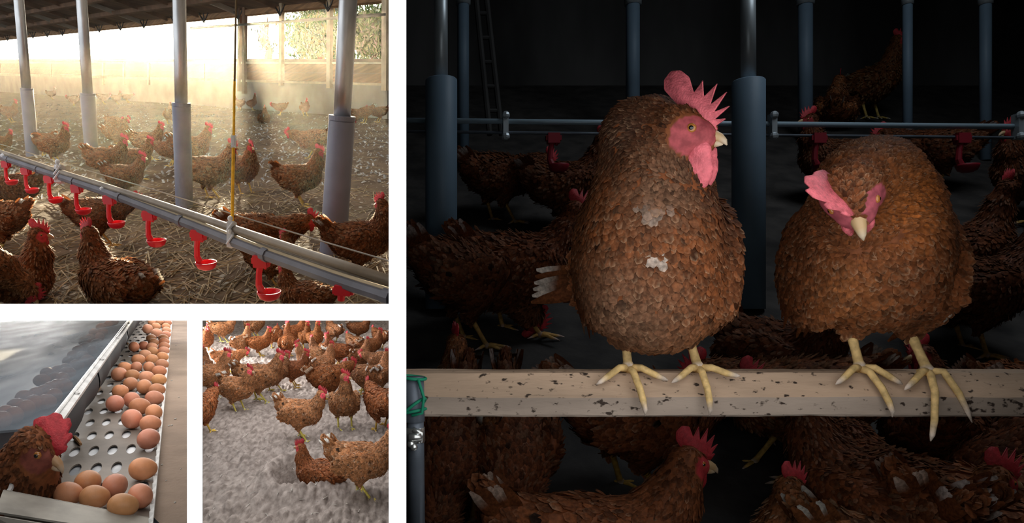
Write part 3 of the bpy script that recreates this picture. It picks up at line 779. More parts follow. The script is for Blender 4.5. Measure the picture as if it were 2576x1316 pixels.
for k, i in enumerate(cup_i):
    p = DLp(i, low_y(dpx(i)) + 8); e = empty('drinker_cup', Matrix.Translation(p - Vector((.0, .0, .008))) @ RA @ Matrix.Rotation(-0.25, 4, 'Z') @ Matrix.Scale(0.98, 4))
    tag(e, 'red plastic drinker cup hanging from the pipe, ' + words[k], 'drinker cup', 'red drinker cups on the barn pipe')
    if k == 8:                                # the last one is cut by the lower edge: head block and the start of its arm
        m = MB(); m.box((-.020, -.014, -.012), (.020, .014, .012)); m.box((-.026, -.010, -.010), (.026, .010, .004)); m.tube([(-.006, 0, -.008), (-.008, 0, -.028)], [.010, .009], 8)
        m.build('cup_arm', M_red, e); continue
    for nm, me in (('cup_arm', ca), ('cup_bowl', cb)):
        o = bpy.data.objects.new(nm, me); C.objects.link(o); o.parent = e
# suspension cord with its adjuster
b, Yc = line_pt(584, 556); k = Yc / F
e = empty('suspension_cord', Matrix.Translation(b)); tag(e, 'yellow suspension cord with a white adjuster, holding up the drinker pipe', 'cord')
pt = lambda px, py: U(px, py, Yc) - b
m = MB(); m.tube([pt(584, 558), pt(587, 372)], 4.2 * k, 8); m.tube([pt(588, 342), pt(590, 205)], 3.0 * k, 8); m.build('yellow_cord', M_yel, e)
m = MB(); m.tube([pt(590, 206), pt(594, -8)], 2.6 * k, 8); m.build('upper_rope', M_rope, e)
m = MB(); m.box((-5.5 * k, -.006, -15 * k), (5.5 * k, .006, 15 * k), Matrix.Translation(pt(588, 357))); m.box((-3.5 * k, -.01, -10 * k), (3.5 * k, .01, 10 * k), Matrix.Translation(pt(588, 357))); m.build('adjuster', M_clip, e)

# ---- litter flecks and straw lying on the floor
rng = np.random.default_rng(5); mb = MB()
for k in range(5200):
    py = 184 + math.exp(rng.uniform(math.log(75), math.log(585))); px = rng.uniform(-10, 985); p = dispA(PA(px, py))
    if py < 470 and rng.random() < 0.55:        # pale flecks: feathers and shavings
        L = rng.uniform(.008, .028); w = L * .5; cl = tuple(np.array((.55, .54, .52)) * rng.uniform(.45, 1.1)); hgt = .012
    else:
        L = rng.uniform(.03, .11); w = .0032; cl = tuple(np.array((.36, .26, .14)) * rng.uniform(.35, 1.25)); hgt = .006
    a = rng.uniform(0, PI); d = Vector((math.cos(a), math.sin(a) * 1.6, 0)); s = Vector((-math.sin(a), math.cos(a), 0)) * w
    d = d - upA * d.dot(upA); s = s - upA * s.dot(upA); q0 = p - d * L + upA * hgt * .4; q1 = p + d * L + upA * (hgt + rng.uniform(0, .02))
    mb.add([q0 - s, q0 + s, q1 + s, q1 - s, (q0 + q1) / 2 + upA * w * 1.4], [(0, 1, 4), (1, 2, 4), (2, 3, 4), (3, 0, 4)], cl)
tag(mb.build('straw', mat('straw', attr=True, rough=0.6, transl=0.2)), 'loose straw and pale flecks strewn over the barn floor', 'straw', kind='stuff')

# ---- dusty air of the barn
m = MB(); m.slab([U(-520, 760, 3.4) + upA * .1, Vector((-.03, 3.4, .2)), WA(965, 285, .3), WA(-420, 200, .3)], upA * 6)
air = m.build('dusty_air', []); bm = bmesh.new(); bm.from_mesh(air.data); bmesh.ops.recalc_face_normals(bm, faces=bm.faces); bm.to_mesh(air.data); bm.free(); tag(air, 'sunlit dust hanging in the air of the barn', 'dust', kind='stuff')
mv = bpy.data.materials.new('dusty_air'); mv.use_nodes = True; nt = mv.node_tree; nt.nodes.clear()
vo = nt.nodes.new('ShaderNodeOutputMaterial'); vs_ = nt.nodes.new('ShaderNodeVolumeScatter')
vs_.inputs['Density'].default_value = AIR_D; vs_.inputs['Anisotropy'].default_value = 0.80; vs_.inputs['Color'].default_value = (1, .93, .80, 1)
nt.links.new(vs_.outputs[0], vo.inputs['Volume']); air.data.materials.append(mv)

# ---- hens of the barn
MESH = {k: make_hen_meshes(k, dict(P, fuzz=.20), seed=i, nfeath=3600, fs=0.8) for i, (k, P) in enumerate(POSES.items())}
def henA(px, fy, pose, yaw, label, scale=1.0, tint=(1, 1, 1), sink=0.0, Y=None, tilt=0, group='hens on the barn floor'):
    p = PA(px, fy) if Y is None else U(px, fy, Y)
    M = Matrix.Translation(p - upA * sink) @ Matrix.Rotation(rad(tilt), 4, 'X') @ RA @ Matrix.Rotation(rad(yaw), 4, 'Z') @ Matrix.Scale(scale, 4)
    return place_hen(MESH[pose], M, label, tint, group)
henA(146, 415, 'alert', 0, 'brown hen standing tall between the two leftmost barn posts')
henA(112, 392, 'alert', 180, 'dim hen half hidden behind the tall hen by the leftmost barn post', .85)
henA(300, 374, 'turned', 10, 'brown hen right of the second barn post, head turned, in front of an upright tail', .9)
henA(298, 345, 'low', -20, 'hen with raised pointed tail in the hazy middle of the barn floor', 1.0)
henA(278, 462, 'stride', 0, 'large rim-lit hen leaning forward below the second barn post', 1.02)
henA(376, 402, 'stride', 8, 'blurry brown hen left of the third barn post, facing right')
henA(322, 500, 'stride', 8, 'dark-necked hen with red face right behind the drinker pipe', .86)
henA(345, 452, 'stride', 25, 'hen with glowing rim-lit nape, between two others left of third post', .92)
henA(432, 420, 'low', 180, 'hen whose rump shows left of the third barn post', .9)
henA(487, 428, 'stride', 15, 'hen whose neck rises just right of the third barn post', 1.1)
henA(535, 502, 'stride', 12, 'plump brown hen walking right beside the yellow cord', 1.08)
henA(618, 488, 'alert', -50, 'brown hen standing upright just right of the yellow cord', .98)
henA(784, 402, 'low', 180, 'hen facing left in the back, partly behind the thickest post', 1.1)
henA(760, 520, 'alert', 5, 'hen with pointed tail whose head is hidden by the thickest post', 1.0)
henA(672, 690, 'low', 4, 'bright-crested hen just behind the drinker pipe, left of thickest post', .98)
henA(690, 722, 'turned', 20, 'hen behind the pipe of which only red comb and nape show', .60)
henA(915, 705, 'turned', 12, 'dark hen with white tail turning its head, right of the thickest post', .92, tint=(.8, .75, .75))
henA(765, 782, 'sit', 165, 'ruddy hen resting below the pipe at the bottom edge of the barn', .66, Y=2.95)
henA(298, 775, 'sit', 148, 'big hen in front with its lit back turned to us, bottom left of barn', 1.12, sink=-0.01, Y=3.1)
henA(42, 775, 'sit', 10, 'hen with pink comb at the bottom left corner, facing right', 1.12, sink=-0.02, Y=3.15)
henA(5, 640, 'low', 172, 'hen at the left edge showing its pale raised tail', .95)
henA(48, 545, 'low', 180, 'dark hen under the drinker pipe near the left edge', .95, tint=(.7, .6, .6))
henA(262, 618, 'low', 30, 'dark hen under the pipe behind the big front hen', .9, tint=(.8, .7, .7))
henA(-30, 790, 'peck', 10, 'hen at the left edge of which only the red head shows', .9, Y=2.9, sink=-.02)
for px, fy, pose, yaw, sc, lab in ((30, 308, 'alert', 0, 1.0, 'hazy hen standing left of the leftmost barn post'), (132, 250, 'alert', 20, 1.0, 'faint far hen between the two leftmost posts'),
        (186, 268, 'low', 160, 1.0, 'faint far hen just left of the second post'), (262, 262, 'low', 0, 1.0, 'faint far hen just right of the second post'), (296, 262, 'alert', 40, .9, 'faint far hen in the middle of three behind the second post'),
        (322, 258, 'low', 20, .9, 'faint far hen rightmost of three behind the second post'), (428, 312, 'alert', 90, .9, 'faint hen left of the third post seen from behind'),
        (512, 262, 'low', 0, .9, 'faint far hen in the glare right of the third post'), (545, 262, 'alert', 10, .9, 'faint far hen in the glare left of the cord'),
        (602, 278, 'alert', 150, .9, 'shaded far hen just right of the upper cord'), (636, 278, 'tall', 0, .9, 'shaded far hen standing by the wall right of the cord'),
        (665, 310, 'sit', 90, 1.05, 'round hazy hen resting in a shaft of light'), (705, 290, 'low', 170, .9, 'far hen right of the light shaft'),
        (768, 292, 'alert', -60, .9, 'far pale hen against the concrete wall left of the thickest post'), (890, 305, 'alert', 180, .8, 'far hen just right of the thickest post'),
        (917, 310, 'peck', 190, 1.0, 'far hen with upright pale tail at the wall on the right'), (952, 308, 'low', 180, 1.0, 'far hen at the wall by the right edge of the barn'),
        (12, 388, 'stride', 0, .7, 'small rim-lit hen at the left edge above the drinker pipe')):
    henA(px, fy, pose, yaw, lab, sc)
def variant(k, i):
    P = dict(POSES[k]); P['tailwhite'] = .85; P['legcol'] = np.array((.44, .30, .055)); P['tailcol'] = (.58, .46, .36); P['tipamt'] = .3; P['fleck'] = .10; P['darkf'] = 0.0
    return make_hen_meshes(k + '_pale_tail', P, seed=40 + i, nfeath=2200, fs=.8)
MESHD = {k: variant(k, i) for i, k in enumerate(POSES)}

# ================================================================ the dark perch house
KB, HB = 2632.0, -255.0
def YB(py): return KB / (py - HB)
def PB(px, py): return U(px, py, YB(py))
SB = (PY - HB) / F; CB = KB / F               # floor: z = SB * y - CB
TB = math.atan(SB)
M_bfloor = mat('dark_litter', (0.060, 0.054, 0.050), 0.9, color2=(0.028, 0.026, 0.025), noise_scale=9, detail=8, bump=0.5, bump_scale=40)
fz = lambda y: SB * y - CB
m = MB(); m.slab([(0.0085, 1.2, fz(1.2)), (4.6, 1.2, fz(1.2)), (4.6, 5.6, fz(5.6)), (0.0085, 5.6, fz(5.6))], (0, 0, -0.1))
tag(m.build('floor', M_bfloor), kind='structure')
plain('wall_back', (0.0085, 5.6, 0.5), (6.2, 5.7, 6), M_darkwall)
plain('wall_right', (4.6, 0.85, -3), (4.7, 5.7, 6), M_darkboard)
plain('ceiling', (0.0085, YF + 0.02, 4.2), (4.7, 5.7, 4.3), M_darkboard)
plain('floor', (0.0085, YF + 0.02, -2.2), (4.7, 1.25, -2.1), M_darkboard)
# perch
M_perch = mat('worn_perch_wood', (0.50, 0.345, 0.235), 0.8, color2=(0.34, 0.24, 0.165), noise_scale=14, stretch=(0.25, 1, 1), bump=0.35, bump_scale=60)
M_perch2 = mat('perch_lower_face', (0.37, 0.29, 0.23), 0.85, color2=(0.25, 0.195, 0.155), noise_scale=14, stretch=(0.25, 1, 1), bump=0.35, bump_scale=60)  # darker, greyer copy of the perch wood for the upright lower face
def mat_perch(M_perch, lo):
    nt = M_perch.node_tree; N = nt.nodes; L = nt.links; b = N['Principled BSDF']; old = b.inputs['Base Color'].links[0].from_socket
    tc = N.new('ShaderNodeTexCoord'); n = N.new('ShaderNodeTexNoise'); n.inputs['Scale'].default_value = 120; n.inputs['Detail'].default_value = 3
    mp = N.new('ShaderNodeMapping'); mp.inputs['Scale'].default_value = (0.6, 1, 1); L.new(tc.outputs['Object'], mp.inputs[0]); L.new(mp.outputs[0], n.inputs['Vector'])
    r = N.new('ShaderNodeMapRange'); r.inputs['From Min'].default_value = lo; r.inputs['From Max'].default_value = lo + 0.08; L.new(n.outputs['Fac'], r.inputs['Value'])
    mx = N.new('ShaderNodeMix'); mx.data_type = 'RGBA'; L.new(r.outputs[0], mx.inputs['Factor']); L.new(old, mx.inputs['A']); mx.inputs['B'].default_value = (0.035, 0.022, 0.015, 1)
    L.new(mx.outputs['Result'], b.inputs['Base Color'])
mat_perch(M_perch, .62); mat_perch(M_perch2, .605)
YP = 1.10
zt, zb = (PY - 940) * YP / F, (PY - 1047) * YP / F
# cross-section: flat back top, broad slanting upper face, upright lower face
sec = [(YP + 0.075, zt + 0.001), (YP + 0.030, zt + 0.001), (YP + 0.022, zt - 0.001), (YP - 0.001, zt - 0.032), (YP - 0.004, zt - 0.036), (YP - 0.005, zb + 0.003), (YP - 0.002, zb), (YP + 0.075, zb)]
m = MB(); x0, x1 = 0.0095, 1.02; n = len(sec); vs = []; nx = 60
for i in range(nx + 1):
    x = x0 + (x1 - x0) * i / nx
    for j, (y, z) in enumerate(sec):
        w = noise.noise(Vector((x * 9, j * 3.1, 0))) * 0.0012 + noise.noise(Vector((x * 45, j * 3.1, 5))) * 0.0007
        vs.append((x, y + w * (j < 7), z + w))
fs = [(i * n + j, i * n + (j + 1) % n, (i + 1) * n + (j + 1) % n, (i + 1) * n + j) for i in range(nx) for j in range(n)] + [tuple(range(n)), tuple(nx * n + k for k in range(n))[::-1]]
m.add(vs, fs)
for q, f_ in enumerate(fs):
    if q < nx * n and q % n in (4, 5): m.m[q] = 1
perch = m.build('perch', [M_perch, M_perch2]); tag(perch, 'pale worn wooden perch beam with dark specks, carrying two brown hens', 'perch')
# stand with clamp and twine at the left end of the perch
M_stand = mat('painted_steel', (0.13, 0.15, 0.18), 0.45, metal=0.3, noise_amt=0.2, noise_scale=14)
M_chrome = mat('bright_zinc', (0.72, 0.72, 0.70), 0.25, metal=0.9)
M_twine = mat('green_twine', (0.01, 0.22, 0.12), 0.6)
b0 = U(1046, 1330, 1.08); e = empty('perch_stand', Matrix.Translation(b0)); tag(e, 'blue-grey tube stand with zinc clamp below the left end of the perch', 'stand')
L_ = lambda px, py, Y=1.08: U(px, py, Y) - b0
m = MB(); m.tube([L_(1048, 1345), L_(1046, 1120), L_(1044, 1040)], 0.0128, 16); m.build('tube', M_stand, e, True)
m = MB(); m.tube([L_(1041, 1060), L_(1039, 948)], [0.0165, 0.0165], 16); m.build('cap', M_stand, e, True)
m = MB(); m.tube([L_(1043, 1112), L_(1043, 1075)], 0.0155, 16); m.tube([L_(1028, 1100, 1.06), L_(1060, 1100, 1.06)], .006, 10); m.ball(L_(1041, 1125, 1.06), .006, nu=8, nv=6); m.ball(L_(1034, 1117, 1.062), .006, nu=8, nv=6)
m.tube([L_(1038, 1080, 1.063), L_(1060, 1090, 1.063), L_(1058, 1112, 1.063)], .004, 8); m.build('clamp', M_chrome, e, True)
m = MB()
for (ya, yb, rr) in ((952, 948, .0185), (1030, 1040, .0185), (1010, 1044, .0182)):
    pts = []
    for k in range(25):
        t = 2 * PI * k / 24; c = L_(1040, (ya + yb) / 2); pts.append(c + Vector((rr * math.cos(t), rr * math.sin(t), (yb - ya) / 2 * 1.08 / F * math.cos(t + .5) * 1.5)))
    m.tube(pts, .0024, 7, cap=False)
m.tube([L_(1052, 955, 1.06), L_(1066, 1000, 1.06), L_(1062, 1040, 1.06), L_(1035, 1046, 1.06)], .0024, 7)
o = m.build('twine', M_twine, None, True); o.matrix_world = Matrix.Translation(b0); tag(o, 'green twine wound round the top of the perch stand', 'twine')
# posts and pipes behind
M_sleeveB = mat('blue_grey_sleeve', (0.14, 0.205, 0.27), 0.5, noise_amt=0.12, noise_scale=4)
M_tubeB = mat('dull_tube', (0.42, 0.47, 0.50), 0.4, metal=0.5, noise_amt=0.25, noise_scale=10, stretch=(1, 1, .3))
def house_post(px, Y, sw, jy, tw, label):
    zf = fz(Y); b = Vector(((px - PX) * Y / F, Y, zf)); j = U(px, jy, Y); t = U(px - 2, -120, Y); r = lambda w: w / 2 * Y / F
    e = empty('house_post', Matrix.Translation(b)); tag(e, label, 'post', 'posts of the dark perch house')
    m = MB(); m.tube([b - b, j - b - Vector((0, 0, .004)), j - b], [r(sw), r(sw), r(sw) * .94], 24); m.build('sleeve', M_sleeveB, e, True)
    m = MB(); m.tube([j - b, t - b], r(tw), 20); m.build('tube', M_tubeB, e, True)
house_post(1110, 2.55, 80, 200, 34, 'blue-grey post behind the perch at the left, thin tube above')
house_post(1883, 2.55, 78, 203, 36, 'blue-grey post between the two perched hens, thin tube above')
for px, Y, w, ty, lab in ((1165, 4.2, 30, 215, 'dim bluish far post just right of the left house post'), (1592, 4.3, 34, 205, 'dim far post behind and left of the tall hen'), (2026, 4.3, 34, 235, 'dim far post right of the middle house post'),
                 (2283, 4.0, 22, 295, 'thin faint far post above the bending hen'), (2479, 4.0, 26, 255, 'dim bluish far post near the right edge')):
    b = Vector(((px - PX) * Y / F, Y, fz(Y))); e = empty('far_post', Matrix.Translation(b)); tag(e, lab, 'post', 'far posts of the dark perch house')
    m = MB(); r = w / 2 * Y / F; m.tube([Vector(), U(px, -100, Y) - b], r, 14); m.build('tube', M_sleeveB, e, True)
    m = MB(); m.tube([U(px, 12, Y) - b, U(px, -12, Y) - b], r * 1.25, 14); m.build('collar', M_tubeB, e, True)
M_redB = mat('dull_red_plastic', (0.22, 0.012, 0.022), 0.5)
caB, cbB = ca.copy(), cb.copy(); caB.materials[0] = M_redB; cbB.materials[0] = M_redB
# drinker pipe behind: bright pipe, thin rail under it, brackets and red cups
M_pipeB = mat('blue_pipe', (0.34, 0.45, 0.53), 0.35, metal=0.2)
Yd = 2.75
a = U(1024, 303, Yd); e = empty('house_pipe', Matrix.Translation(a)); tag(e, 'bluish horizontal drinker pipe crossing behind the perched hens', 'pipe')
m = MB(); m.tube([Vector(), U(1600, 309, Yd) - a, U(2600, 319, Yd) - a], 0.0105, 12); m.build('tube', M_pipeB, e, True)
m = MB(); m.tube([U(1024, 331, Yd) - a, U(1600, 337, Yd) - a, U(2600, 347, Yd) - a], 0.006, 8); m.build('lower_rail', M_stand, e, True)
for px in (1271, 1943, 2560):
    m = MB(); c = U(px, 317, Yd - .01) - a; m.box(c + Vector((-.010, -.018, -.050)), c + Vector((.010, .018, .046))); m.ball(c + Vector((0, -.014, .038)), .016, nu=8, nv=6); m.ball(c + Vector((0, -.014, -.042)), .016, nu=8, nv=6); m.build('bracket', M_tubeB, e)
for px, lab in ((1392, 'dim red cup under the house pipe, left of the tall hen'), (2058, 'dim red cup under the house pipe, above the bending hen'), (2420, 'dim red cup under the house pipe, near the right edge')):
    p = U(px, 345, Yd); e = empty('drinker_cup', Matrix.Translation(p) @ Matrix.Scale(1.15, 4)); tag(e, lab, 'drinker cup', 'red drinker cups of the perch house')
    for nm, me in (('cup_arm', caB), ('cup_bowl', cbB)):
        o = bpy.data.objects.new(nm, me); C.objects.link(o); o.parent = e
# faint ladder rungs at the upper left
b0 = U(1215, 300, 3.6); e = empty('ladder', Matrix.Translation(b0)); tag(e, 'faint leaning ladder in the dark behind the left house post', 'ladder')
for (xa, ya, xb, yb) in ((1196, -20, 1232, 340), (1222, -20, 1262, 340)):
    m = MB(); m.tube([U(xa, ya, 3.6) - b0, U(xb, yb, 3.5) - b0], .014, 8); m.build('rail', M_darkboard, e)
for t in (.15, .32, .49, .66, .83):
    m = MB(); m.tube([U(1196 + 36 * t, -20 + 360 * t, 3.6 - .1 * t) - b0, U(1222 + 40 * t, -20 + 360 * t, 3.6 - .1 * t) - b0], .011, 8); m.build('rung', M_darkboard, e)

# ---- the two perched hens (local x looks at the camera, local y is the picture's right)
KP = 1.125
def hb(px, py, cx, x=0.0):
    """local point of a perched hen, x metres in front of its feet, seen at a pixel"""
    return (x, (px - PX) * (KP - x) / F - (cx - PX) * KP / F, (PY - py) * (KP - x) / F - (PY - 940) * KP / F)
def hero_toes(front, left, right, back):
    f = lambda t: [(0, 0, 0.006)] + t
    return [f(front), f(left), f(right), f(back)]
def perch_toes(mx, drop, lx, rx, ldrop=0.004, rdrop=0.004):
    """middle toe hangs over the slanting face, the side toes lie along the edge, the hind toe grips behind"""
    mid = [(0, 0, .008), (.016, mx * .25, .003), (.034, mx * .55, -.020), (.041, mx * .8, -.044 * drop / .06), (.043, mx, -drop), (.041, mx * 1.05, -drop - .009)]
    lt = [(0, 0, .008), (.012, lx * .35, .009), (.019, lx * .75, .002 - ldrop), (.022, lx, -ldrop * 2), (.023, lx * 1.12, -ldrop * 2.6)]
    rt = [(0, 0, .008), (.012, rx * .35, .009), (.019, rx * .75, .002 - rdrop), (.022, rx, -rdrop * 2), (.023, rx * 1.12, -rdrop * 2.6)]
    bk = [(0, 0, .007), (-.016, 0, .006), (-.03, 0, -.004), (-.036, 0, -.012)]
    return [mid, lt, rt, bk]
c1 = 1655
def P1(px, py, x, r): return (*hb(px, py, c1, x), r)
HERO1 = dict(torso=[P1(1640, 700, -.13, .05), P1(1640, 720, -.07, .080), P1(1650, 725, .00, .092), P1(1642, 660, .015, .096), P1(1640, 570, .026, .090), P1(1638, 500, .022, .082)],
             neck=[P1(1640, 450, .014, .074), P1(1628, 390, .008, .060), P1(1616, 340, .008, .050), P1(1655, 322, .030, .034)],
             head=hb(1722, 342, c1, .078), look=(52, -8, 4), hs=1.36, wide=1.0,
             legs=[((.0, *hb(1590, 760, c1)[1:]), (-.012, *hb(1577, 838, c1)[1:]), (.004, *hb(1578, 938, c1)[1:])), ((.0, *hb(1738, 760, c1)[1:]), (-.012, *hb(1738, 838, c1)[1:]), (.004, *hb(1752, 938, c1)[1:]))],
             toes=[perch_toes(.012, .052, -.050, .048, .006, .0035), perch_toes(.001, .052, -.044, .050, .005, .001)],
             thigh=.060, tail=((-.17, *hb(1600, 700, c1)[1:]), (-.24, *hb(1440, 725, c1)[1:])), bellyz=.12, tailwhite=.3,
             wing=(-.03, .090, .18), wingr=(.10, .024, .11), wingpitch=50, legr=1.0, legcol=np.array((.66, .50, .22)), tipamt=.35, fleck=.12, combs=0.76, beaks=.72, eyes=.95, wats=1.5, combmat=M_combpink, facecol=np.array((.40, .085, .10)),
             combpts=[(0.036, 0.002), (0.044, 0.010), (0.040, 0.014), (0.053, 0.024), (0.038, 0.023), (0.056, 0.041), (0.036, 0.033), (0.050, 0.060), (0.030, 0.043), (0.036, 0.072), (0.020, 0.054), (0.016, 0.077), (0.006, 0.060),
                      (-0.003, 0.082), (-0.016, 0.092), (-0.030, 0.092), (-0.038, 0.080), (-0.036, 0.066), (-0.020, 0.050), (-0.002, 0.034), (0.014, 0.018), (0.024, 0.004)],
             spots=[(*hb(1635, 500, c1, .112), .018), (*hb(1690, 520, c1, .112), .013), (*hb(1652, 634, c1, .118), .013), (*hb(1645, 525, c1, .115), .012), (*hb(1528, 480, c1, .03), .007), (*hb(1512, 505, c1, .03), .006), (*hb(1545, 455, c1, .03), .006), (*hb(1556, 425, c1, .03), .006), (*hb(1500, 530, c1, .03), .006)],
             tints=[(*hb(1570, 330, c1, .05), .07, .075, .035, .02), (*hb(1745, 445, c1, .09), .050, .045, .018, .010), (*hb(1800, 560, c1, .05), .06, .12, .045, .02), (*hb(1660, 470, c1, .11), .06, .22, .12, .07), (*hb(1560, 790, c1, .06), .10, .24, .13, .075)])
c2 = 2205
def P2(px, py, x, r): return (*hb(px, py, c2, x), r)
HERO2 = dict(torso=[P2(2215, 640, -.13, .05), P2(2212, 640, -.07, .074), P2(2208, 680, .00, .084), P2(2203, 620, .018, .088), P2(2200, 550, .004, .082)],
             neck=[P2(2204, 505, .018, .078), P2(2190, 468, .048, .064), P2(2170, 462, .080, .048), P2(2156, 462, .104, .037)],
             head=hb(2142, 500, c2, .134), look=(-10, -58, 24), hs=1.30, wide=1.0,
             legs=[((.0, *hb(2160, 740, c2)[1:]), (-.012, *hb(2150, 828, c2)[1:]), (.004, *hb(2158, 938, c2)[1:])), ((.0, *hb(2300, 740, c2)[1:]), (-.012, *hb(2300, 830, c2)[1:]), (.012, *hb(2318, 946, c2)[1:]))],
             toes=[perch_toes(.022, .054, -.046, .046, .006, .006), perch_toes(-.024, .084, -.046, .046, .007, .026)],
             thigh=.058, tail=((-.17, *hb(2220, 600, c2)[1:]), (-.22, *hb(2215, 500, c2)[1:])), bellyz=.10, tailwhite=.3,
             wing=(-.03, .082, .17), wingr=(.10, .022, .10), wingpitch=45, legcol=np.array((.66, .50, .22)), tipamt=.4, fleck=.14, combs=0.80, combpts=COMB_ROUND, wats=1.2, comblean=-1.0, beaks=.85, eyes=.85, wathang=35, combmat=M_combpink, facecol=np.array((.42, .10, .13)),
             spots=[(*hb(2368, 765, c2, .03), .022)],
             tints=[(*hb(2265, 500, c2, .10), .070, .44, .15, .035), (*hb(2180, 400, c2, .09), .06, .14, .055, .02), (*hb(2120, 760, c2, .09), .08, .34, .13, .04)])
def perched(P, cx, label):
    ps = make_hen_meshes('perched_hen', P, h=.0042, nfeath=12500, seed=11, fs=.52)
    M = Matrix.Translation(((cx - PX) * KP / F, KP, (PY - 940) * KP / F)) @ Matrix.Rotation(-PI / 2, 4, 'Z')
    return place_hen(ps, M, label, (.92, .82, .78))
perched(HERO1, c1, 'tall brown hen on the perch looking right, with upright pink comb')
perched(HERO2, c2, 'round brown hen on the perch bending its face down, right one of two')

# ---- hens in the dark behind and below
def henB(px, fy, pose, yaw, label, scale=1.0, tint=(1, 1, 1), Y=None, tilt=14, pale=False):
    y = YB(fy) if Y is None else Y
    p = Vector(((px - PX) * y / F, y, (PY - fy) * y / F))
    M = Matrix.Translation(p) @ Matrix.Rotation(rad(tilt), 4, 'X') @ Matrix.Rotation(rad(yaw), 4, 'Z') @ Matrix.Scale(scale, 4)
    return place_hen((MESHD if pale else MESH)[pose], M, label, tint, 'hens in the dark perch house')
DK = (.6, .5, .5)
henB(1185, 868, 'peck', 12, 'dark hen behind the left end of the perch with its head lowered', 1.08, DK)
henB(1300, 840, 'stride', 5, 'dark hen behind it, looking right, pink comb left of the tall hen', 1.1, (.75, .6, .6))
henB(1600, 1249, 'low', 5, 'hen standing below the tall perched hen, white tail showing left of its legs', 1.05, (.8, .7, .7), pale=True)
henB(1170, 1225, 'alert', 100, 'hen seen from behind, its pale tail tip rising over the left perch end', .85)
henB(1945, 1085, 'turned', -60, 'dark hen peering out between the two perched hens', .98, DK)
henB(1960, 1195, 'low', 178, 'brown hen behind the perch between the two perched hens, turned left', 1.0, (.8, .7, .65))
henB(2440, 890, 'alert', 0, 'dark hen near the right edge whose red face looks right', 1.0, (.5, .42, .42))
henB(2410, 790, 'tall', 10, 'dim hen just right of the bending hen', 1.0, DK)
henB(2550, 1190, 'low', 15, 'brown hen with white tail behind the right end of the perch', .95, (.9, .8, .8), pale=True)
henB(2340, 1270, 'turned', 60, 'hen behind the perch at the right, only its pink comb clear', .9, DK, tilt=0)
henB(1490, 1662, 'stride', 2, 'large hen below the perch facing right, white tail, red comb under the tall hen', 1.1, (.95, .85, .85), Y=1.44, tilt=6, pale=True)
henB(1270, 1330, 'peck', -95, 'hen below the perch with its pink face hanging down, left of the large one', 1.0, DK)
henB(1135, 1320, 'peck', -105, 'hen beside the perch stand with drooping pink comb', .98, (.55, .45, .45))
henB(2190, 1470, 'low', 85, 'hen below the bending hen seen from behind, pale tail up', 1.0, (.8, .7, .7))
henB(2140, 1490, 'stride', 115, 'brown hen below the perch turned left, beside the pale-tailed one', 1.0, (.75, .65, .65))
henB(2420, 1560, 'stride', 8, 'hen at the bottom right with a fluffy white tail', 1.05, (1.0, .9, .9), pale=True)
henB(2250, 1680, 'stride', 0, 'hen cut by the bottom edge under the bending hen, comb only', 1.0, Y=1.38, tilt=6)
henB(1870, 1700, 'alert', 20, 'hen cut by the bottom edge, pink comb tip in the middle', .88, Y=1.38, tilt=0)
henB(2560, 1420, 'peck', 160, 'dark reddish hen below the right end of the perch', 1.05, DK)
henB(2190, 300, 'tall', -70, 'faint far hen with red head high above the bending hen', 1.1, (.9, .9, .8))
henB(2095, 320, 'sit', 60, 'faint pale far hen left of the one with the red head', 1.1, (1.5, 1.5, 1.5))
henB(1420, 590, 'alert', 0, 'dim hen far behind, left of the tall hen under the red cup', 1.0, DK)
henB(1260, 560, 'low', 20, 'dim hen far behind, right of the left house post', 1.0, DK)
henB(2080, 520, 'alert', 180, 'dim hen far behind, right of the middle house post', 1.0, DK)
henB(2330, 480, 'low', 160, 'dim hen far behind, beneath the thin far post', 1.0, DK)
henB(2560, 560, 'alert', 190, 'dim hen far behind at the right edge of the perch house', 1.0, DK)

# ================================================================ the egg tray
VPx, VPy = 449.0, 643.0                      # vanishing point of the trough
tC = Vector((VPx - PX, F, PY - VPy)).normalized(); uC = Vector((tC.y, -tC.x, 0)).normalized(); vC = uC.cross(tC).normalized()
V0 = -0.41                                   # tray plate
def ray(px, py): return Vector(((px - PX) / F, 1, (PY - py) / F))
def CV(px, py, v): d = ray(px, py); return d * (v / d.dot(vC))
def CU(px, py, u): d = ray(px, py); return d * (u / d.dot(uC))
def C3(u, v, t): return uC * u + vC * v + tC * t
def uvt(p): return p.dot(uC), p.dot(vC), p.dot(tC)
RC = Matrix((uC, tC, vC)).transposed().to_4x4()      # local x across, y along, z up
u_rim = uvt(CV(380, 1300, V0))[0]
u_tl = uvt(CV(225, 1020, V0))[0] - 0.03
v_lip = V0 + 0.115
u_lip = uvt(CV(225, 945, v_lip))[0]
t0, t1 = 0.98, 6.5
M_tray = mat('tray_steel', (0.225, 0.19, 0.16), 0.5, metal=0.25, noise_amt=0.3, noise_scale=6, bump=0.1, bump_scale=30)
M_under = mat('hole_light_paint', (0.85, 0.86, 0.88), 0.6, color2=(.25, .26, .28), noise_scale=7, ramp=(.5, .62), detail=2)
M_floorC = mat('aisle_concrete', (0.30, 0.22, 0.165), 0.9, noise_amt=0.22, noise_scale=5, bump=0.3, bump_scale=80)
M_black = mat('black_rubber', (0.020, 0.022, 0.027), 0.6, spec=0.15, noise_amt=0.2, noise_scale=8)
M_zinc = mat('zinc_strip', (0.50, 0.49, 0.48), 0.4, metal=0.5, noise_amt=0.2, noise_scale=20)
M_plateC = mat('zinc_end_plate', (0.34, 0.315, 0.275), 0.55, metal=0.25, noise_amt=0.3, noise_scale=12)
M_rimC = mat('white_rim', (0.75, 0.74, 0.72), 0.6)
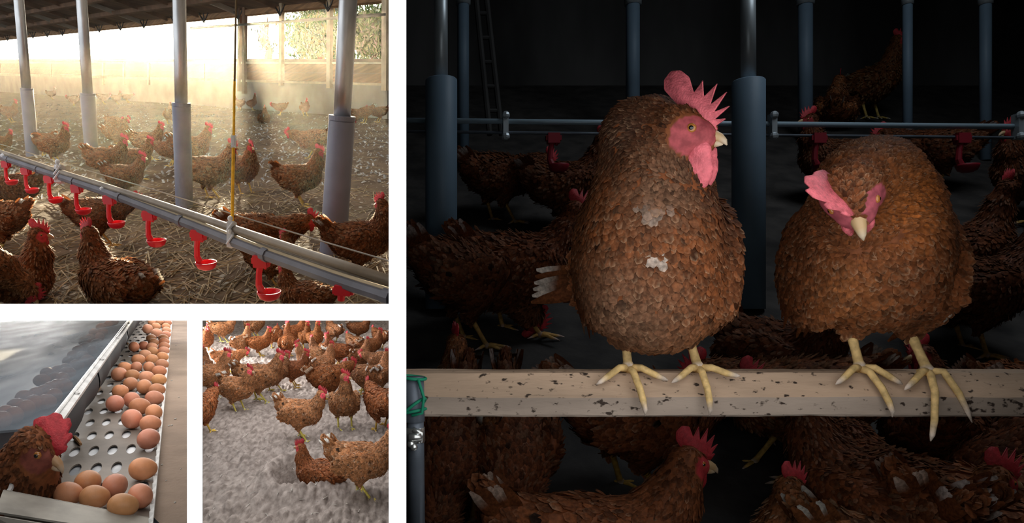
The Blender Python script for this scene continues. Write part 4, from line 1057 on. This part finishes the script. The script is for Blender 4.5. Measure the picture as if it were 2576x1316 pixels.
# perforated plate: a grid of cells, each with an elongated hole
tray = empty('egg_tray'); tag(tray, 'long perforated steel tray holding brown eggs, ending at a zinc plate', 'tray')
rng = random.Random(3); mb = MB(); ncol = 6; pitch = 0.135; wcell = (u_rim - u_tl) / ncol
nrow = int((t1 - t0) / pitch) + 1
for r in range(nrow):
    for c in range(ncol + 1):
        ua = u_tl + wcell * (c - 0.5 * (r % 2)); ub = ua + wcell; ua2, ub2 = max(ua, u_tl), min(ub, u_rim)
        if ub2 - ua2 < 1e-5: continue
        ta, tb_ = t0 + r * pitch, t0 + (r + 1) * pitch; cu, ct = (ua + ub) / 2, (ta + tb_) / 2
        if ua2 > ua + 1e-6 or ub2 < ub - 1e-6:
            mb.add([C3(ua2, V0, ta), C3(ub2, V0, ta), C3(ub2, V0, tb_), C3(ua2, V0, tb_)], [(0, 1, 2, 3)]); continue
        k = 16; ri = [C3(cu + .0098 * math.cos(2 * PI * i / k), V0, ct + .040 * math.sin(2 * PI * i / k)) for i in range(k)]
        ro = []
        for i in range(k):
            a = 2 * PI * i / k; x, y = math.cos(a), math.sin(a); s = 1 / max(abs(x), abs(y)); ro.append(C3(cu + x * s * wcell / 2, V0, ct + y * s * pitch / 2))
        rl = [p - vC * .003 for p in ri]
        mb.add(ri + ro + rl, [(i, k + i, k + (i + 1) % k, (i + 1) % k) for i in range(k)] + [(2 * k + i, i, (i + 1) % k, 2 * k + (i + 1) % k) for i in range(k)])
mb.build('perforated_plate', M_tray, tray)
m = MB(); m.slab([C3(u_tl, V0 - .007, t0), C3(u_rim, V0 - .007, t0), C3(u_rim, V0 - .007, t1), C3(u_tl, V0 - .007, t1)], vC * -.003); m.build('hole_light_sheet', M_under, tray)  # added pale sheet, its colour stands for light coming through the holes
m = MB()                                      # jagged white edge strip along the rim
nz = 150; vs = []; fs = []
for i in range(nz + 1):
    t = t0 + (t1 - t0) * (i / nz) ** 1.6; z = 0.004 if i % 2 else 0.0
    vs += [C3(u_rim - .001 - z * .4, V0, t), C3(u_rim - .001 - z * .3, V0 + .008 + z, t), C3(u_rim + .0045, V0 + .008 + z * .3, t), C3(u_rim + .0045, V0 - .004, t)]
for i in range(nz):
    for k in range(3): fs.append((i * 4 + k, i * 4 + k + 1, i * 4 + k + 5, i * 4 + k + 4))
m.add(vs, fs); m.build('white_rim', M_rimC, tray)
# kerb and aisle floor to the right
m = MB(); m.slab([C3(u_rim + .0046, V0 - .004, .8), C3(u_rim + 3, V0 - .004, .8), C3(u_rim + 3, V0 - .004, 9), C3(u_rim + .0046, V0 - .004, 9)], vC * -.3)
# keep it clear of the yard: the aisle stops where the neighbouring view begins
def aisle():
    vs = []; fs = []; N_ = 60
    for i in range(N_ + 1):
        t = .82 + 7.6 * (i / N_) ** 1.8
        a = C3(u_rim + .0046, V0 - .004, t)
        Yl = a.y; b = None
        lo, hi = u_rim, u_rim + 3.0               # move right until pixel column 480
        for _ in range(40):
            mid = (lo + hi) / 2; p = C3(mid, V0 - .004, t)
            if PX + p.x / p.y * F < 484: lo = mid
            else: hi = mid
        b = C3(lo, V0 - .004, t); vs += [a, b, b - vC * .2, a - vC * .2]
    for i in range(N_):
        for k in range(4): fs.append((i * 4 + k, i * 4 + (k + 1) % 4, i * 4 + 4 + (k + 1) % 4, i * 4 + 4 + k))
    q = MB(); q.add(vs, fs); return tag(q.build('floor', M_floorC), kind='structure')
aisle()
mb = MB()
for (px, py, s) in ((441, 1055, 3.4), (432, 1071, 3), (425, 1072, 3), (407, 1170, 2.6), (432, 958, 2.4), (443, 870, 2), (418, 1210, 2.5), (455, 1180, 2), (450, 1000, 2), (440, 1265, 3)):
    p = CV(px, py, V0 - .004); k = p.y / F * s
    mb.ball(p + vC * k * .3, (k, k * 1.6, k * .6), nu=7, nv=5)
tag(mb.build('crumb', mat('pale_crumb', (.45, .42, .38), .8)), 'pale crumbs scattered on the concrete beside the tray', 'crumb', kind='stuff')
# ---- dusty clear cover to the left, with a second lane of eggs under it
TH = rad(183)
def hood_mat():
    m = bpy.data.materials.new('dusty_clear_cover'); m.use_nodes = True; nt = m.node_tree; N = nt.nodes; L = nt.links; b = N['Principled BSDF']
    b.inputs['Base Color'].default_value = (.13, .15, .175, 1); b.inputs['Roughness'].default_value = .8; b.inputs['Specular IOR Level'].default_value = .02
    tc = N.new('ShaderNodeTexCoord'); mp = N.new('ShaderNodeMapping'); mp.inputs['Scale'].default_value = (1, .30, 1); L.new(tc.outputs['Object'], mp.inputs[0])
    n = N.new('ShaderNodeTexNoise'); n.inputs['Scale'].default_value = 7; n.inputs['Detail'].default_value = 10; n.inputs['Distortion'].default_value = 1.6; L.new(mp.outputs[0], n.inputs['Vector'])
    r = N.new('ShaderNodeMapRange'); r.inputs['From Min'].default_value = .38; r.inputs['From Max'].default_value = .75; r.inputs['To Min'].default_value = .34; r.inputs['To Max'].default_value = .78; L.new(n.outputs['Fac'], r.inputs['Value'])
    d = N.new('ShaderNodeBsdfTransparent')
    mx = N.new('ShaderNodeMixShader'); L.new(r.outputs[0], mx.inputs[0]); L.new(d.outputs[0], mx.inputs[1]); L.new(b.outputs[0], mx.inputs[2]); L.new(mx.outputs[0], N['Material Output'].inputs['Surface'])
    return m
hood = empty('nest_cover'); tag(hood, 'scratched dusty clear cover over a second row of eggs, left of the egg tray', 'hood')
th0, th1 = 1.06, 5.9
hd = Vector((math.cos(TH), math.sin(TH))); pH = lambda s, t, off=0: C3(u_lip + hd.x * s - hd.y * off, v_lip + hd.y * s + hd.x * off, t)
m = MB(); vs = []; fs = []
for i in range(2):
    t = (uvt(CV(136, 1066, v_lip))[2] - .02, th1)[i]; w_ = 1.6; vs += [pH(.004, t), pH(w_, t), pH(w_, t, .004), pH(.004, t, .004)]
fs = [(0, 1, 5, 4), (1, 2, 6, 5), (2, 3, 7, 6), (3, 0, 4, 7), (0, 3, 2, 1), (4, 5, 6, 7)]
m.add(vs, fs); m.build('sheet', hood_mat(), hood)
# lip strip with bolts
tl0 = uvt(CV(136, 1066, v_lip))[2]
m = MB(); vs = []; prof = [(-.003, .004), (.006, .003), (.010, -.001), (.0105, -.006), (.009, -.0065), (.0085, -.002), (.0, -.001)]
for t in (tl0, th1): vs += [C3(u_lip + a, v_lip + b, t) for a, b in prof]
k = len(prof); m.add(vs, [(i, (i + 1) % k, k + (i + 1) % k, k + i) for i in range(k)] + [tuple(range(k))[::-1], tuple(range(k, 2 * k))]); lip = m.build('lip_strip', M_zinc, hood)
m = MB(); m.tube([C3(u_lip - .004, v_lip + .006, tl0 - .1), C3(u_lip - .004, v_lip + .006, th1)], .004, 8); m.build('edge_rod', M_zinc, hood)
for (px, py) in ((171, 989), (236, 904), (273, 850), (301, 813)):
    tt_ = uvt(CV(px, py, v_lip + .004))[2]; m = MB(); c = C3(u_lip + .004, v_lip + .004, tt_); m.lathe([(.0001, .004), (.003, .0035), (.004, .0015), (.006, .0008), (.006, -.001)], 10, Matrix.Translation(c) @ RC @ Matrix.Scale(2.2, 4, (0, 1, 0))); m.build('bolt', M_zinc, lip)
# rubber flaps hanging from the lip to the tray
cuts = [tl0 + .02, 1.95, 2.45, 3.05, 4.0, 5.2, th1]
for a, b in zip(cuts[:-1], cuts[1:]):
    vs = []; fs = []; n1, n2 = 6, 7
    for i in range(n1 + 1):
        t = a + .012 + (b - a - .024) * i / n1
        for j in range(n2 + 1):
            q = j / n2; bulge = .018 * math.sin(PI * q) + .004 * math.sin(i * 1.9 + a * 7)
            vs.append(C3(u_lip + .006 + (u_tl + .028 - u_lip - .006) * q + bulge, v_lip - .006 + (V0 + .012 + .006 * math.sin(i * 1.3 + a) - v_lip + .006) * q, t))
    for i in range(n1):
        for j in range(n2): fs.append((i * (n2 + 1) + j, (i + 1) * (n2 + 1) + j, (i + 1) * (n2 + 1) + j + 1, i * (n2 + 1) + j + 1))
    nv = len(vs); vs2 = [v - vC * .002 - uC * .003 for v in vs]; m = MB(); m.add(vs, fs); m.add(vs2, [f[::-1] for f in fs]); m.build('rubber_flap', M_black, hood, True)
# floor of the second lane
m = MB(); m.slab([C3(u_tl - 1.7, V0 - .03, .9), C3(u_tl - .02, V0 - .03, .9), C3(u_tl - .02, V0 - .03, 6.4), C3(u_tl - 1.7, V0 - .03, 6.4)], vC * -.01); m.build('lane_floor', mat('dark_lane', (.06, .065, .075), .5), hood)
# end plate with its flange and the bright bracket on the left
ep = empty('end_plate'); tag(ep, 'dull zinc plate closing the near end of the egg tray', 'plate')
a, b = U(8, 1233, 1.075), U(379, 1304, 1.115); a2, b2 = U(-12, 1287, 1.00), U(362, 1345, 1.05)
m = MB(); m.slab([a, b, b2, a2], (0, .0, -.003)); m.build('sheet', M_plateC, ep)
m = MB(); m.slab([a + Vector((0, .001, 0)), b + Vector((0, .001, 0)), b + Vector((0, .004, -.05)), a + Vector((0, .004, -.05))], (0, .002, 0)); m.build('flange', M_plateC, ep)
m = MB(); m.slab([b, b + Vector((.004, 0, .002)), b2 + Vector((.06, 0, -.02)), b2], (0, 0, -.003)); m.build('side_lap', M_black, ep)
m = MB(); m.slab([U(-20, 1297, .98), U(180, 1330, .99), U(180, 1400, .97), U(-20, 1400, .97)], (0, .003, 0)); m.build('lower_sheet', M_plateC, ep)
m = MB(); m.slab([U(-14, 1216, 1.10), U(40, 1182, 1.16), U(44, 1196, 1.16), U(-10, 1234, 1.09)], (0, .003, -.004)); m.build('bracket', M_zinc, ep)
m = MB(); m.tube([U(4, 1262, 1.06), U(26, 1232, 1.09), U(40, 1190, 1.14)], .004, 8); m.build('bracket_rod', M_zinc, ep)

# ---- eggs (centre x, centre y, half width, half height, in a 2.55x view of the photograph)
EG = [(566, 1055, 88, 80), (440, 1128, 77, 62), (608, 1150, 80, 62), (740, 1075, 80, 82), (790, 1205, 96, 60), (898, 1140, 76, 92), (918, 968, 82, 72), (955, 775, 65, 75), (965, 678, 65, 52), (843, 647, 63, 70),
      (985, 605, 58, 54), (740, 548, 52, 62), (897, 568, 62, 55), (990, 515, 60, 44), (843, 525, 51, 56), (772, 470, 45, 36), (1008, 462, 48, 38), (925, 440, 48, 52), (838, 422, 47, 44), (1020, 398, 48, 34), (765, 360, 43, 51),
      (850, 368, 45, 34), (940, 378, 42, 33), (800, 318, 38, 33), (1022, 342, 44, 36), (875, 315, 38, 36), (955, 315, 38, 34), (1040, 298, 40, 27), (888, 268, 42, 34), (975, 265, 40, 30), (1042, 250, 36, 28), (930, 235, 33, 28),
      (978, 215, 34, 29), (1050, 213, 32, 25), (858, 185, 34, 36), (920, 178, 32, 32), (975, 187, 40, 23), (1052, 182, 33, 22), (985, 158, 30, 22), (1052, 153, 32, 22), (970, 130, 32, 22), (1048, 130, 35, 20), (1065, 107, 30, 24),
      (1005, 95, 33, 27), (945, 70, 33, 33), (1068, 80, 28, 20), (1000, 55, 32, 22), (1065, 55, 25, 20), (975, 30, 28, 16), (1025, 30, 26, 18), (1075, 32, 24, 18), (1000, 8, 24, 16), (1050, 8, 24, 16), (1085, 8, 20, 14), (960, 5, 22, 14)]
ELAB = {0: 'big egg beside the one at the hen, left of three in the near row', 1: 'egg half behind the end plate, nearest the hen', 2: 'egg behind the end plate, second from the left', 3: 'big round egg in the middle of the near group',
        4: 'egg lying lowest, mostly hidden behind the end plate', 5: 'tall egg of the near group, against the white rim', 6: 'lone egg at the white rim between the near group and the long heap', 7: 'nearest egg of the long heap, at the white rim',
        8: 'second nearest egg of the long heap along the rim', 9: 'big egg on the left at the near end of the long heap', 10: 'third egg along the rim from the near end of the heap', 11: 'egg sticking out farthest left, in the nearer of two bulges',
        12: 'tilted egg in the middle of the near end of the heap', 13: 'wide egg lying across at the rim, fourth from the near end of the heap', 14: 'egg between the leftmost egg and the tilted one', 15: 'small reddish egg above the leftmost egg of the near bulge',
        16: 'egg at the rim just above the wide one', 17: 'round egg in the middle of the heap below the pale one', 18: 'pale egg on the left of the round middle egg', 19: 'egg at the rim level with the pale left egg', 20: 'egg sticking out left at the far bulge of the heap',
        21: 'egg just right of the far bulge, partly covered', 22: 'egg in the centre of the heap above the round middle egg', 23: 'egg behind the far bulge on the left', 24: 'large egg at the rim in the middle of the heap', 25: 'reddish egg between the far bulge and the pale speckled one',
        26: 'pale speckled egg in the middle of the heap', 27: 'egg at the rim above the large middle one', 28: 'egg on the left where the heap narrows', 29: 'egg in the middle where the heap narrows', 34: 'lone dark egg rolled away to the left, far up the tray', 35: 'egg right of the lone far dark egg', 44: 'egg at the left of the farthest cluster'}
M_egg = mat('brown_eggshell', (0.64, 0.27, 0.145), 0.42, spec=0.35, objcol=True, noise_amt=0.10, noise_scale=40, bump=0.05, bump_scale=400)
pr = []
for k in range(21):
    a = PI * k / 20; x = -math.cos(a); pr.append((0.0218 * math.sin(a) * (1 - .10 * x), .0272 * x))
ORD = ['nearest', 'second', 'third', 'fourth', 'fifth', 'sixth', 'seventh', 'eighth', 'ninth', 'tenth', 'eleventh', 'twelfth', 'thirteenth', 'fourteenth', 'fifteenth', 'sixteenth', 'farthest']
def ranked(items, lanes, fmt):
    """a label for each egg: its lane across the tray and its rank along it"""
    out = {}; byl = {}
    for i, (lane, y) in items.items(): byl.setdefault(lane, []).append((-y, i))
    for lane, l in byl.items():
        for k, (_, i) in enumerate(sorted(l)): out[i] = fmt % (lanes[lane], 'nearest to us' if k == 0 else ORD[k] + ' from the near end')
    return out
rimx = lambda y: 1105 - (y - 15) * .108
far_ = {}
for i, (x, y, a, b) in enumerate(EG):
    if i >= 30 and i not in ELAB: d = rimx(y) - x - a; far_[i] = (0 if d < 22 else 1 if d < 75 else 2, y)
FARL = ranked(far_, ['touching the white rim', 'one place in from the rim', 'toward the left side of the heap'], 'far egg %s, %s')
em_ = MB(); em_.lathe(pr, 24); egg_me = em_.mesh('egg', [M_egg], True)
rng = random.Random(8)
for i, (x, y, a, b) in enumerate(EG):
    px, py = x / 2.549, 800 + y / 2.55; r = (a * b) ** .5 / 2.55
    c = CV(px, py, V0 + .0225); s = max(.88, min(1.22, r * c.y / F / .0232))
    c = CV(px, py, V0 + .0215 * s + .0005)
    o = link('egg', egg_me); wide = a / b
    az = rng.uniform(-.5, .5) if wide > 1.12 else (PI / 2 + rng.uniform(-.7, .7))
    o.matrix_world = Matrix.Translation(c) @ RC @ Matrix.Rotation(az, 4, 'Z') @ Matrix.Rotation(PI / 2 + rng.uniform(-.1, .1) * 0, 4, 'Y') @ Matrix.Scale(s, 4)
    f = rng.uniform(.82, 1.22); o.color = (f, f * rng.uniform(.9, 1.12), f * rng.uniform(.85, 1.15), 1)
    far = i >= 30 and i not in ELAB
    tag(o, FARL[i] if far else 'brown ' + ELAB[i], 'egg', 'eggs far up the tray' if far else 'eggs in the perforated tray')
EG2 = [(650, 60), (695, 42), (600, 92), (640, 122), (575, 132), (620, 165), (545, 187), (590, 207), (500, 207), (468, 245), (530, 246), (560, 275), (440, 278), (492, 302), (420, 332), (380, 345), (435, 355), (300, 355), (352, 388), (398, 392),
       (268, 402), (410, 435), (325, 455), (368, 440), (240, 488), (285, 480), (350, 498), (160, 512), (215, 548), (300, 540), (105, 566), (170, 580), (38, 612), (92, 622), (14, 655), (730, 25), (545, 150), (660, 90)]
cov_ = {}
for i, (x, y) in enumerate(EG2): d = (1145 - y) / 357 * 319 - x; cov_[i] = (0 if d < 70 else 1 if d < 150 else 2, y)
cut = np.quantile([(1145 - y) * .894 - x for x, y in EG2], [.33, .66])
cov_ = {i: (int(np.searchsorted(cut, (1145 - y) * .894 - x)), y) for i, (x, y) in enumerate(EG2)}
COVL = ranked(cov_, ['beside the metal strip', 'in the middle lane', 'on the far left side'], 'egg under the dusty cover %s, %s')
for i, (x, y) in enumerate(EG2):
    px, py = x / 2.549, 800 + y / 2.55; s = rng.uniform(.95, 1.12)
    c = CV(px, py, V0 - .0075); o = link('egg', egg_me)
    o.matrix_world = Matrix.Translation(c) @ RC @ Matrix.Rotation(rng.uniform(0, PI), 4, 'Z') @ Matrix.Rotation(PI / 2, 4, 'Y') @ Matrix.Scale(s, 4)
    f = rng.uniform(.9, 1.3); o.color = (f, f * .95, f * .95, 1)
    tag(o, COVL[i], 'egg', 'eggs under the dusty cover')
# stick lying on the tray and a straw by the flap
for (pa, pb, r, lab) in (((187, 1100), (203, 1118), .0045, 'short brown stick lying on the perforated tray'), ((243, 985), (252, 970), .005, 'brown chip caught under the rubber flap'), ((314, 861), (322, 865), .005, 'dark chip lying far up the tray by the flap')):
    a, b = CV(*pa, V0 + .004), CV(*pb, V0 + .004); m = MB(); m.tube([a, a.lerp(b, .5) + vC * .001, b], [r, r * 1.1, r * .7], 7)
    tag(m.build('stick', mat('dry_stick', (.30, .16, .07), .8)), lab, 'stick')
# ---- the hen looking out over the tray
HC = dict(combpts=COMB_ROUND, torso=[(-.30, 0, .02, .05), (-.22, 0, .03, .08), (-.13, 0, .035, .085), (-.075, 0, .05, .065)],
          neck=[(-.055, 0, .070, .055), (-.030, 0, .105, .044), (-.012, 0, .135, .036)], head=(.006, 0, .152), look=(12, -30, -6), hs=1.04, beaks=.95, eyes=1.25, facecol=np.array((.22, .065, .045)),
          legs=[((-.15, -.04, .0), (-.15, -.05, -.02), (-.1, -.05, -.04)), ((-.15, .04, .0), (-.15, .05, -.02), (-.1, .05, -.04))], nolegs=True, tail=((-.32, 0, .03), (-.40, 0, .06)), bellyz=-.05,
          wing=(-.17, .075, .05), wingr=(.09, .022, .05), combs=.95, comblean=.35, wats=.95, beakcol=(.46, .27, .14), tipamt=.2, fleck=.06, tints=[(-.03, 0, .06, .09, .06, .022, .010)])
hp_ = U(93, 1134, 1.135); Mh = Matrix.Translation(hp_) @ Matrix.Rotation(rad(-22), 4, 'Z') @ Matrix.Rotation(rad(10), 4, 'X') @ Matrix.Translation((-.006, 0, -.152))
place_hen(make_hen_meshes('tray_hen', HC, h=.004, nfeath=4200, seed=21, fs=.55), Mh, 'brown hen poking its head out beside the egg tray, red comb flopped over', (.85, .8, .8))

# unseen end and side walls added to block sky glare on the cover
m = MB(); m.slab([U(-900, 700, 7.2), U(484, 700, 7.2), U(484, 1000, 7.2), U(-900, 1000, 7.2)], (0, .05, 0)); tag(m.build('wall_back', mat('grey_end_blocker', (.16, .18, .20), .8)), kind='structure')
m = MB(); m.slab([Vector((-.72 * 1.0, 1.0, -.75)), Vector((-.72 * 7.2, 7.2, -2.2)), Vector((-.72 * 7.2, 7.2, .6)), Vector((-.72 * 1.0, 1.0, -.02))], (-.03, 0, 0)); tag(m.build('wall_left', mat('grey_side_blocker', (.20, .22, .245), .8)), kind='structure')

# ================================================================ the trampled yard
SD, CD, HD = (PY - 622) / F, 1.37, 622.0
TD = math.atan(SD)
RD = Matrix.Rotation(TD, 4, 'X')
def YD(py): return F * CD / (py - HD)
def PD(px, py): return U(px, py, YD(py))
hol = PD(760, 1196)
def dispD(p):
    q = Vector((p.x * 21, p.y * 7.5, 0))
    d = noise.voronoi(q)[0]; a = (min(d[1] - d[0], .5)) * .042
    a += noise.noise(q * 0.45 + Vector((9, 0, 0))) * .022 + noise.noise(Vector((p.x * 1.7, p.y * .8, 4))) * .02
    rx, ry = (p.x - hol.x) / .20, (p.y - hol.y) / .36; r = math.hypot(rx, ry)
    a += -.24 * math.exp(-(r / .62) ** 4) + .045 * math.exp(-((r - 1.0) / .25) ** 2)
    return p + Vector((0, 0, a * min(1.0, 9 / p.y)))
M_soil = mat('trampled_soil', (0.40, 0.345, 0.31), 0.95, spec=0.1, color2=(0.20, 0.165, 0.145), noise_scale=30, detail=8, stretch=(1, .4, 1), bump=1.0, bump_scale=24)
rowsD = list(np.geomspace(1345 - HD, 801 - HD, 210) + HD)
grid_floor('floor', None, lambda u, py: U(min(488 + u * 510, PX - .0095 * F / YD(py)), py, YD(py)), rowsD, 200, M_soil, dispD)
gb = MB(); dn = Vector((0, 0, -.05)); lft = lambda py: U(-1300, py, YD(py)) + dn
gb.slab([lft(1345), U(490, 1345, YD(1345)) + dn, U(490, 801, YD(801)) + dn, lft(801)], (0, 0, -.1)); tag(gb.build('floor', M_soil), kind='structure')
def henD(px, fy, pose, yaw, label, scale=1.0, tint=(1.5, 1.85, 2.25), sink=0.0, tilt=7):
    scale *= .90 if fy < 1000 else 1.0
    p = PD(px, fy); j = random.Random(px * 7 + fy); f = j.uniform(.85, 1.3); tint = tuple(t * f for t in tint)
    M = Matrix.Translation(p - Vector((0, 0, sink))) @ Matrix.Rotation(rad(tilt), 4, 'X') @ RD @ Matrix.Rotation(rad(yaw), 4, 'Z') @ Matrix.Scale(scale, 4)
    return place_hen(MESHD[pose], M, label, tint, 'hens in the trampled yard')
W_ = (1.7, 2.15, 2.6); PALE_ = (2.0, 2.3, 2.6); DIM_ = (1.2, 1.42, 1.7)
henD(760, 1106, 'stride', -14, 'bright brown hen with white tail walking right in the middle of the yard', 0.95, W_)
henD(800, 1212, 'sit', 160, 'hen dust bathing in a hollow, facing left', .86, (1.25, 1.2, 1.25), sink=.03)
henD(912, 1250, 'stride', -8, 'brown hen with white tail cut by the right edge, beside the dust bather', 1.0, W_)
henD(868, 1080, 'tall', -80, 'hen standing upright facing us, head turned, right of the middle hen', 1.0, W_)
henD(958, 1080, 'low', 115, 'hen at the right edge with raised tail, turned away', 1.05, (1.2, 1.15, 1.2))
henD(602, 1036, 'alert', -30, 'hen standing with white tail, left of the large walking hen', .95, W_)
henD(655, 1012, 'stride', 5, 'large brown hen walking right, left of the middle hen', 1.12, W_)
henD(692, 985, 'stride', 40, 'dark hen right behind the large walking hen', .98, DIM_)
henD(742, 974, 'alert', 5, 'dark brown hen standing alone above the middle hen', .95, (1.05, .95, .95))
henD(537, 1000, 'alert', 20, 'hen at the left edge with ruffled back, facing right', 1.0, W_)
henD(508, 1092, 'low', 75, 'pale hen at the left edge seen from behind, legs at the lower left', .98, (1.6, 1.6, 1.6))
henD(576, 940, 'low', 15, 'whitish hen bending its head, upper left of the yard', .95, PALE_)
henD(610, 897, 'alert', 60, 'hen facing away right of the whitish one, with white flank', .98, W_)
henD(563, 862, 'stride', 20, 'fluffy hen cut by the top edge, third from left', 1.1, W_)
henD(518, 892, 'alert', -60, 'tall hen at the upper left corner with white neck', 1.05, (1.3, 1.25, 1.25))
henD(655, 898, 'alert', 10, 'golden brown hen standing in the upper middle, facing right', .95, (1.1, 1.05, .95))
henD(645, 850, 'alert', 50, 'hen cut by the top edge behind the golden brown one', 1.1, W_)
henD(693, 876, 'low', 90, 'hen seen from behind with white rump, top middle', 1.0, (1.5, 1.5, 1.5))
henD(723, 898, 'tall', 90, 'ruffled hen with white rear, right of the white-rumped one', 1.0, (1.5, 1.45, 1.4))
henD(745, 866, 'alert', 40, 'hen with pale neck in the top middle crowd', 1.0, (1.2, 1.1, 1.05))
henD(772, 880, 'tall', -70, 'hen with upright neck left of the pair of necks', .95, (1.2, 1.15, 1.0))
henD(795, 884, 'tall', -60, 'hen with upright golden neck in the upper crowd', 1.0, (1.2, 1.15, 1.0))
henD(778, 940, 'alert', 200, 'hen with pink face above the middle hen, facing left', .95, W_)
henD(800, 926, 'alert', 130, 'dark hen in the middle of the upper crowd', .9, DIM_)
henD(822, 912, 'low', 85, 'hen whose big white tail points up in the upper right crowd', .9, PALE_)
henD(850, 922, 'alert', 165, 'red-faced hen with pale tail, right of the white tail cone', .98, (1.15, 1, .95))
henD(830, 1010, 'low', 40, 'hen bending behind the upright hen, yellow legs showing', 1.1, (1.1, 1.05, 1.0))
henD(815, 962, 'alert', 55, 'dark hen behind the bending one, white tail', 1.0, DIM_)
henD(912, 990, 'low', 140, 'brown hen right of the upright hen, turned left', 1.02, DIM_)
henD(955, 990, 'alert', 60, 'hen at the right edge behind the raised-tail hen', 1.0, DIM_)
henD(893, 900, 'low', 120, 'hen with white tail feathers in the dusky upper right', 1.0, DIM_)
henD(935, 905, 'alert', 30, 'dusky hen in the upper right of the yard', .95, (.8, .8, .8))
henD(957, 880, 'low', 120, 'dusky hen near the right edge at the top of the yard', 1.0, (.8, .8, .8))
henD(908, 935, 'stride', 60, 'dusky hen between the upright hen and the top right corner', .95, DIM_)
henD(840, 862, 'alert', 130, 'dusky hen at the top edge, right of the necks', 1.0, DIM_)
henD(905, 858, 'alert', 0, 'dusky hen at the top edge on the right', 1.0, (.8, .8, .8))
henD(955, 945, 'low', 170, 'hen with white tail tip at the right edge, upper third', .95, DIM_)
henD(515, 965, 'alert', 100, 'hen behind the ruffled one at the left edge', .9, DIM_)
# pale bits of straw and feather on the soil
rng = np.random.default_rng(2); mb = MB()
for k in range(130):
    py = HD + math.exp(rng.uniform(math.log(240), math.log(690))); px = rng.uniform(510, 976); p = dispD(PD(px, py)) + Vector((0, 0, .006))
    L = rng.uniform(.004, .02); a = rng.uniform(0, PI); d = Vector((math.cos(a), math.sin(a) * 2, .1)) * L; s = Vector((-math.sin(a), math.cos(a), 0)) * .002
    cl = tuple(np.array((.62, .58, .52)) * rng.uniform(.5, 1.1))
    mb.add([p - d - s, p - d + s, p + d + s, p + d - s, p + Vector((0, 0, .003))], [(0, 1, 4), (1, 2, 4), (2, 3, 4), (3, 0, 4)], cl)
tag(mb.build('straw', mat('pale_straw', attr=True, rough=.7)), 'pale straw bits scattered on the trampled soil', 'straw', kind='stuff')
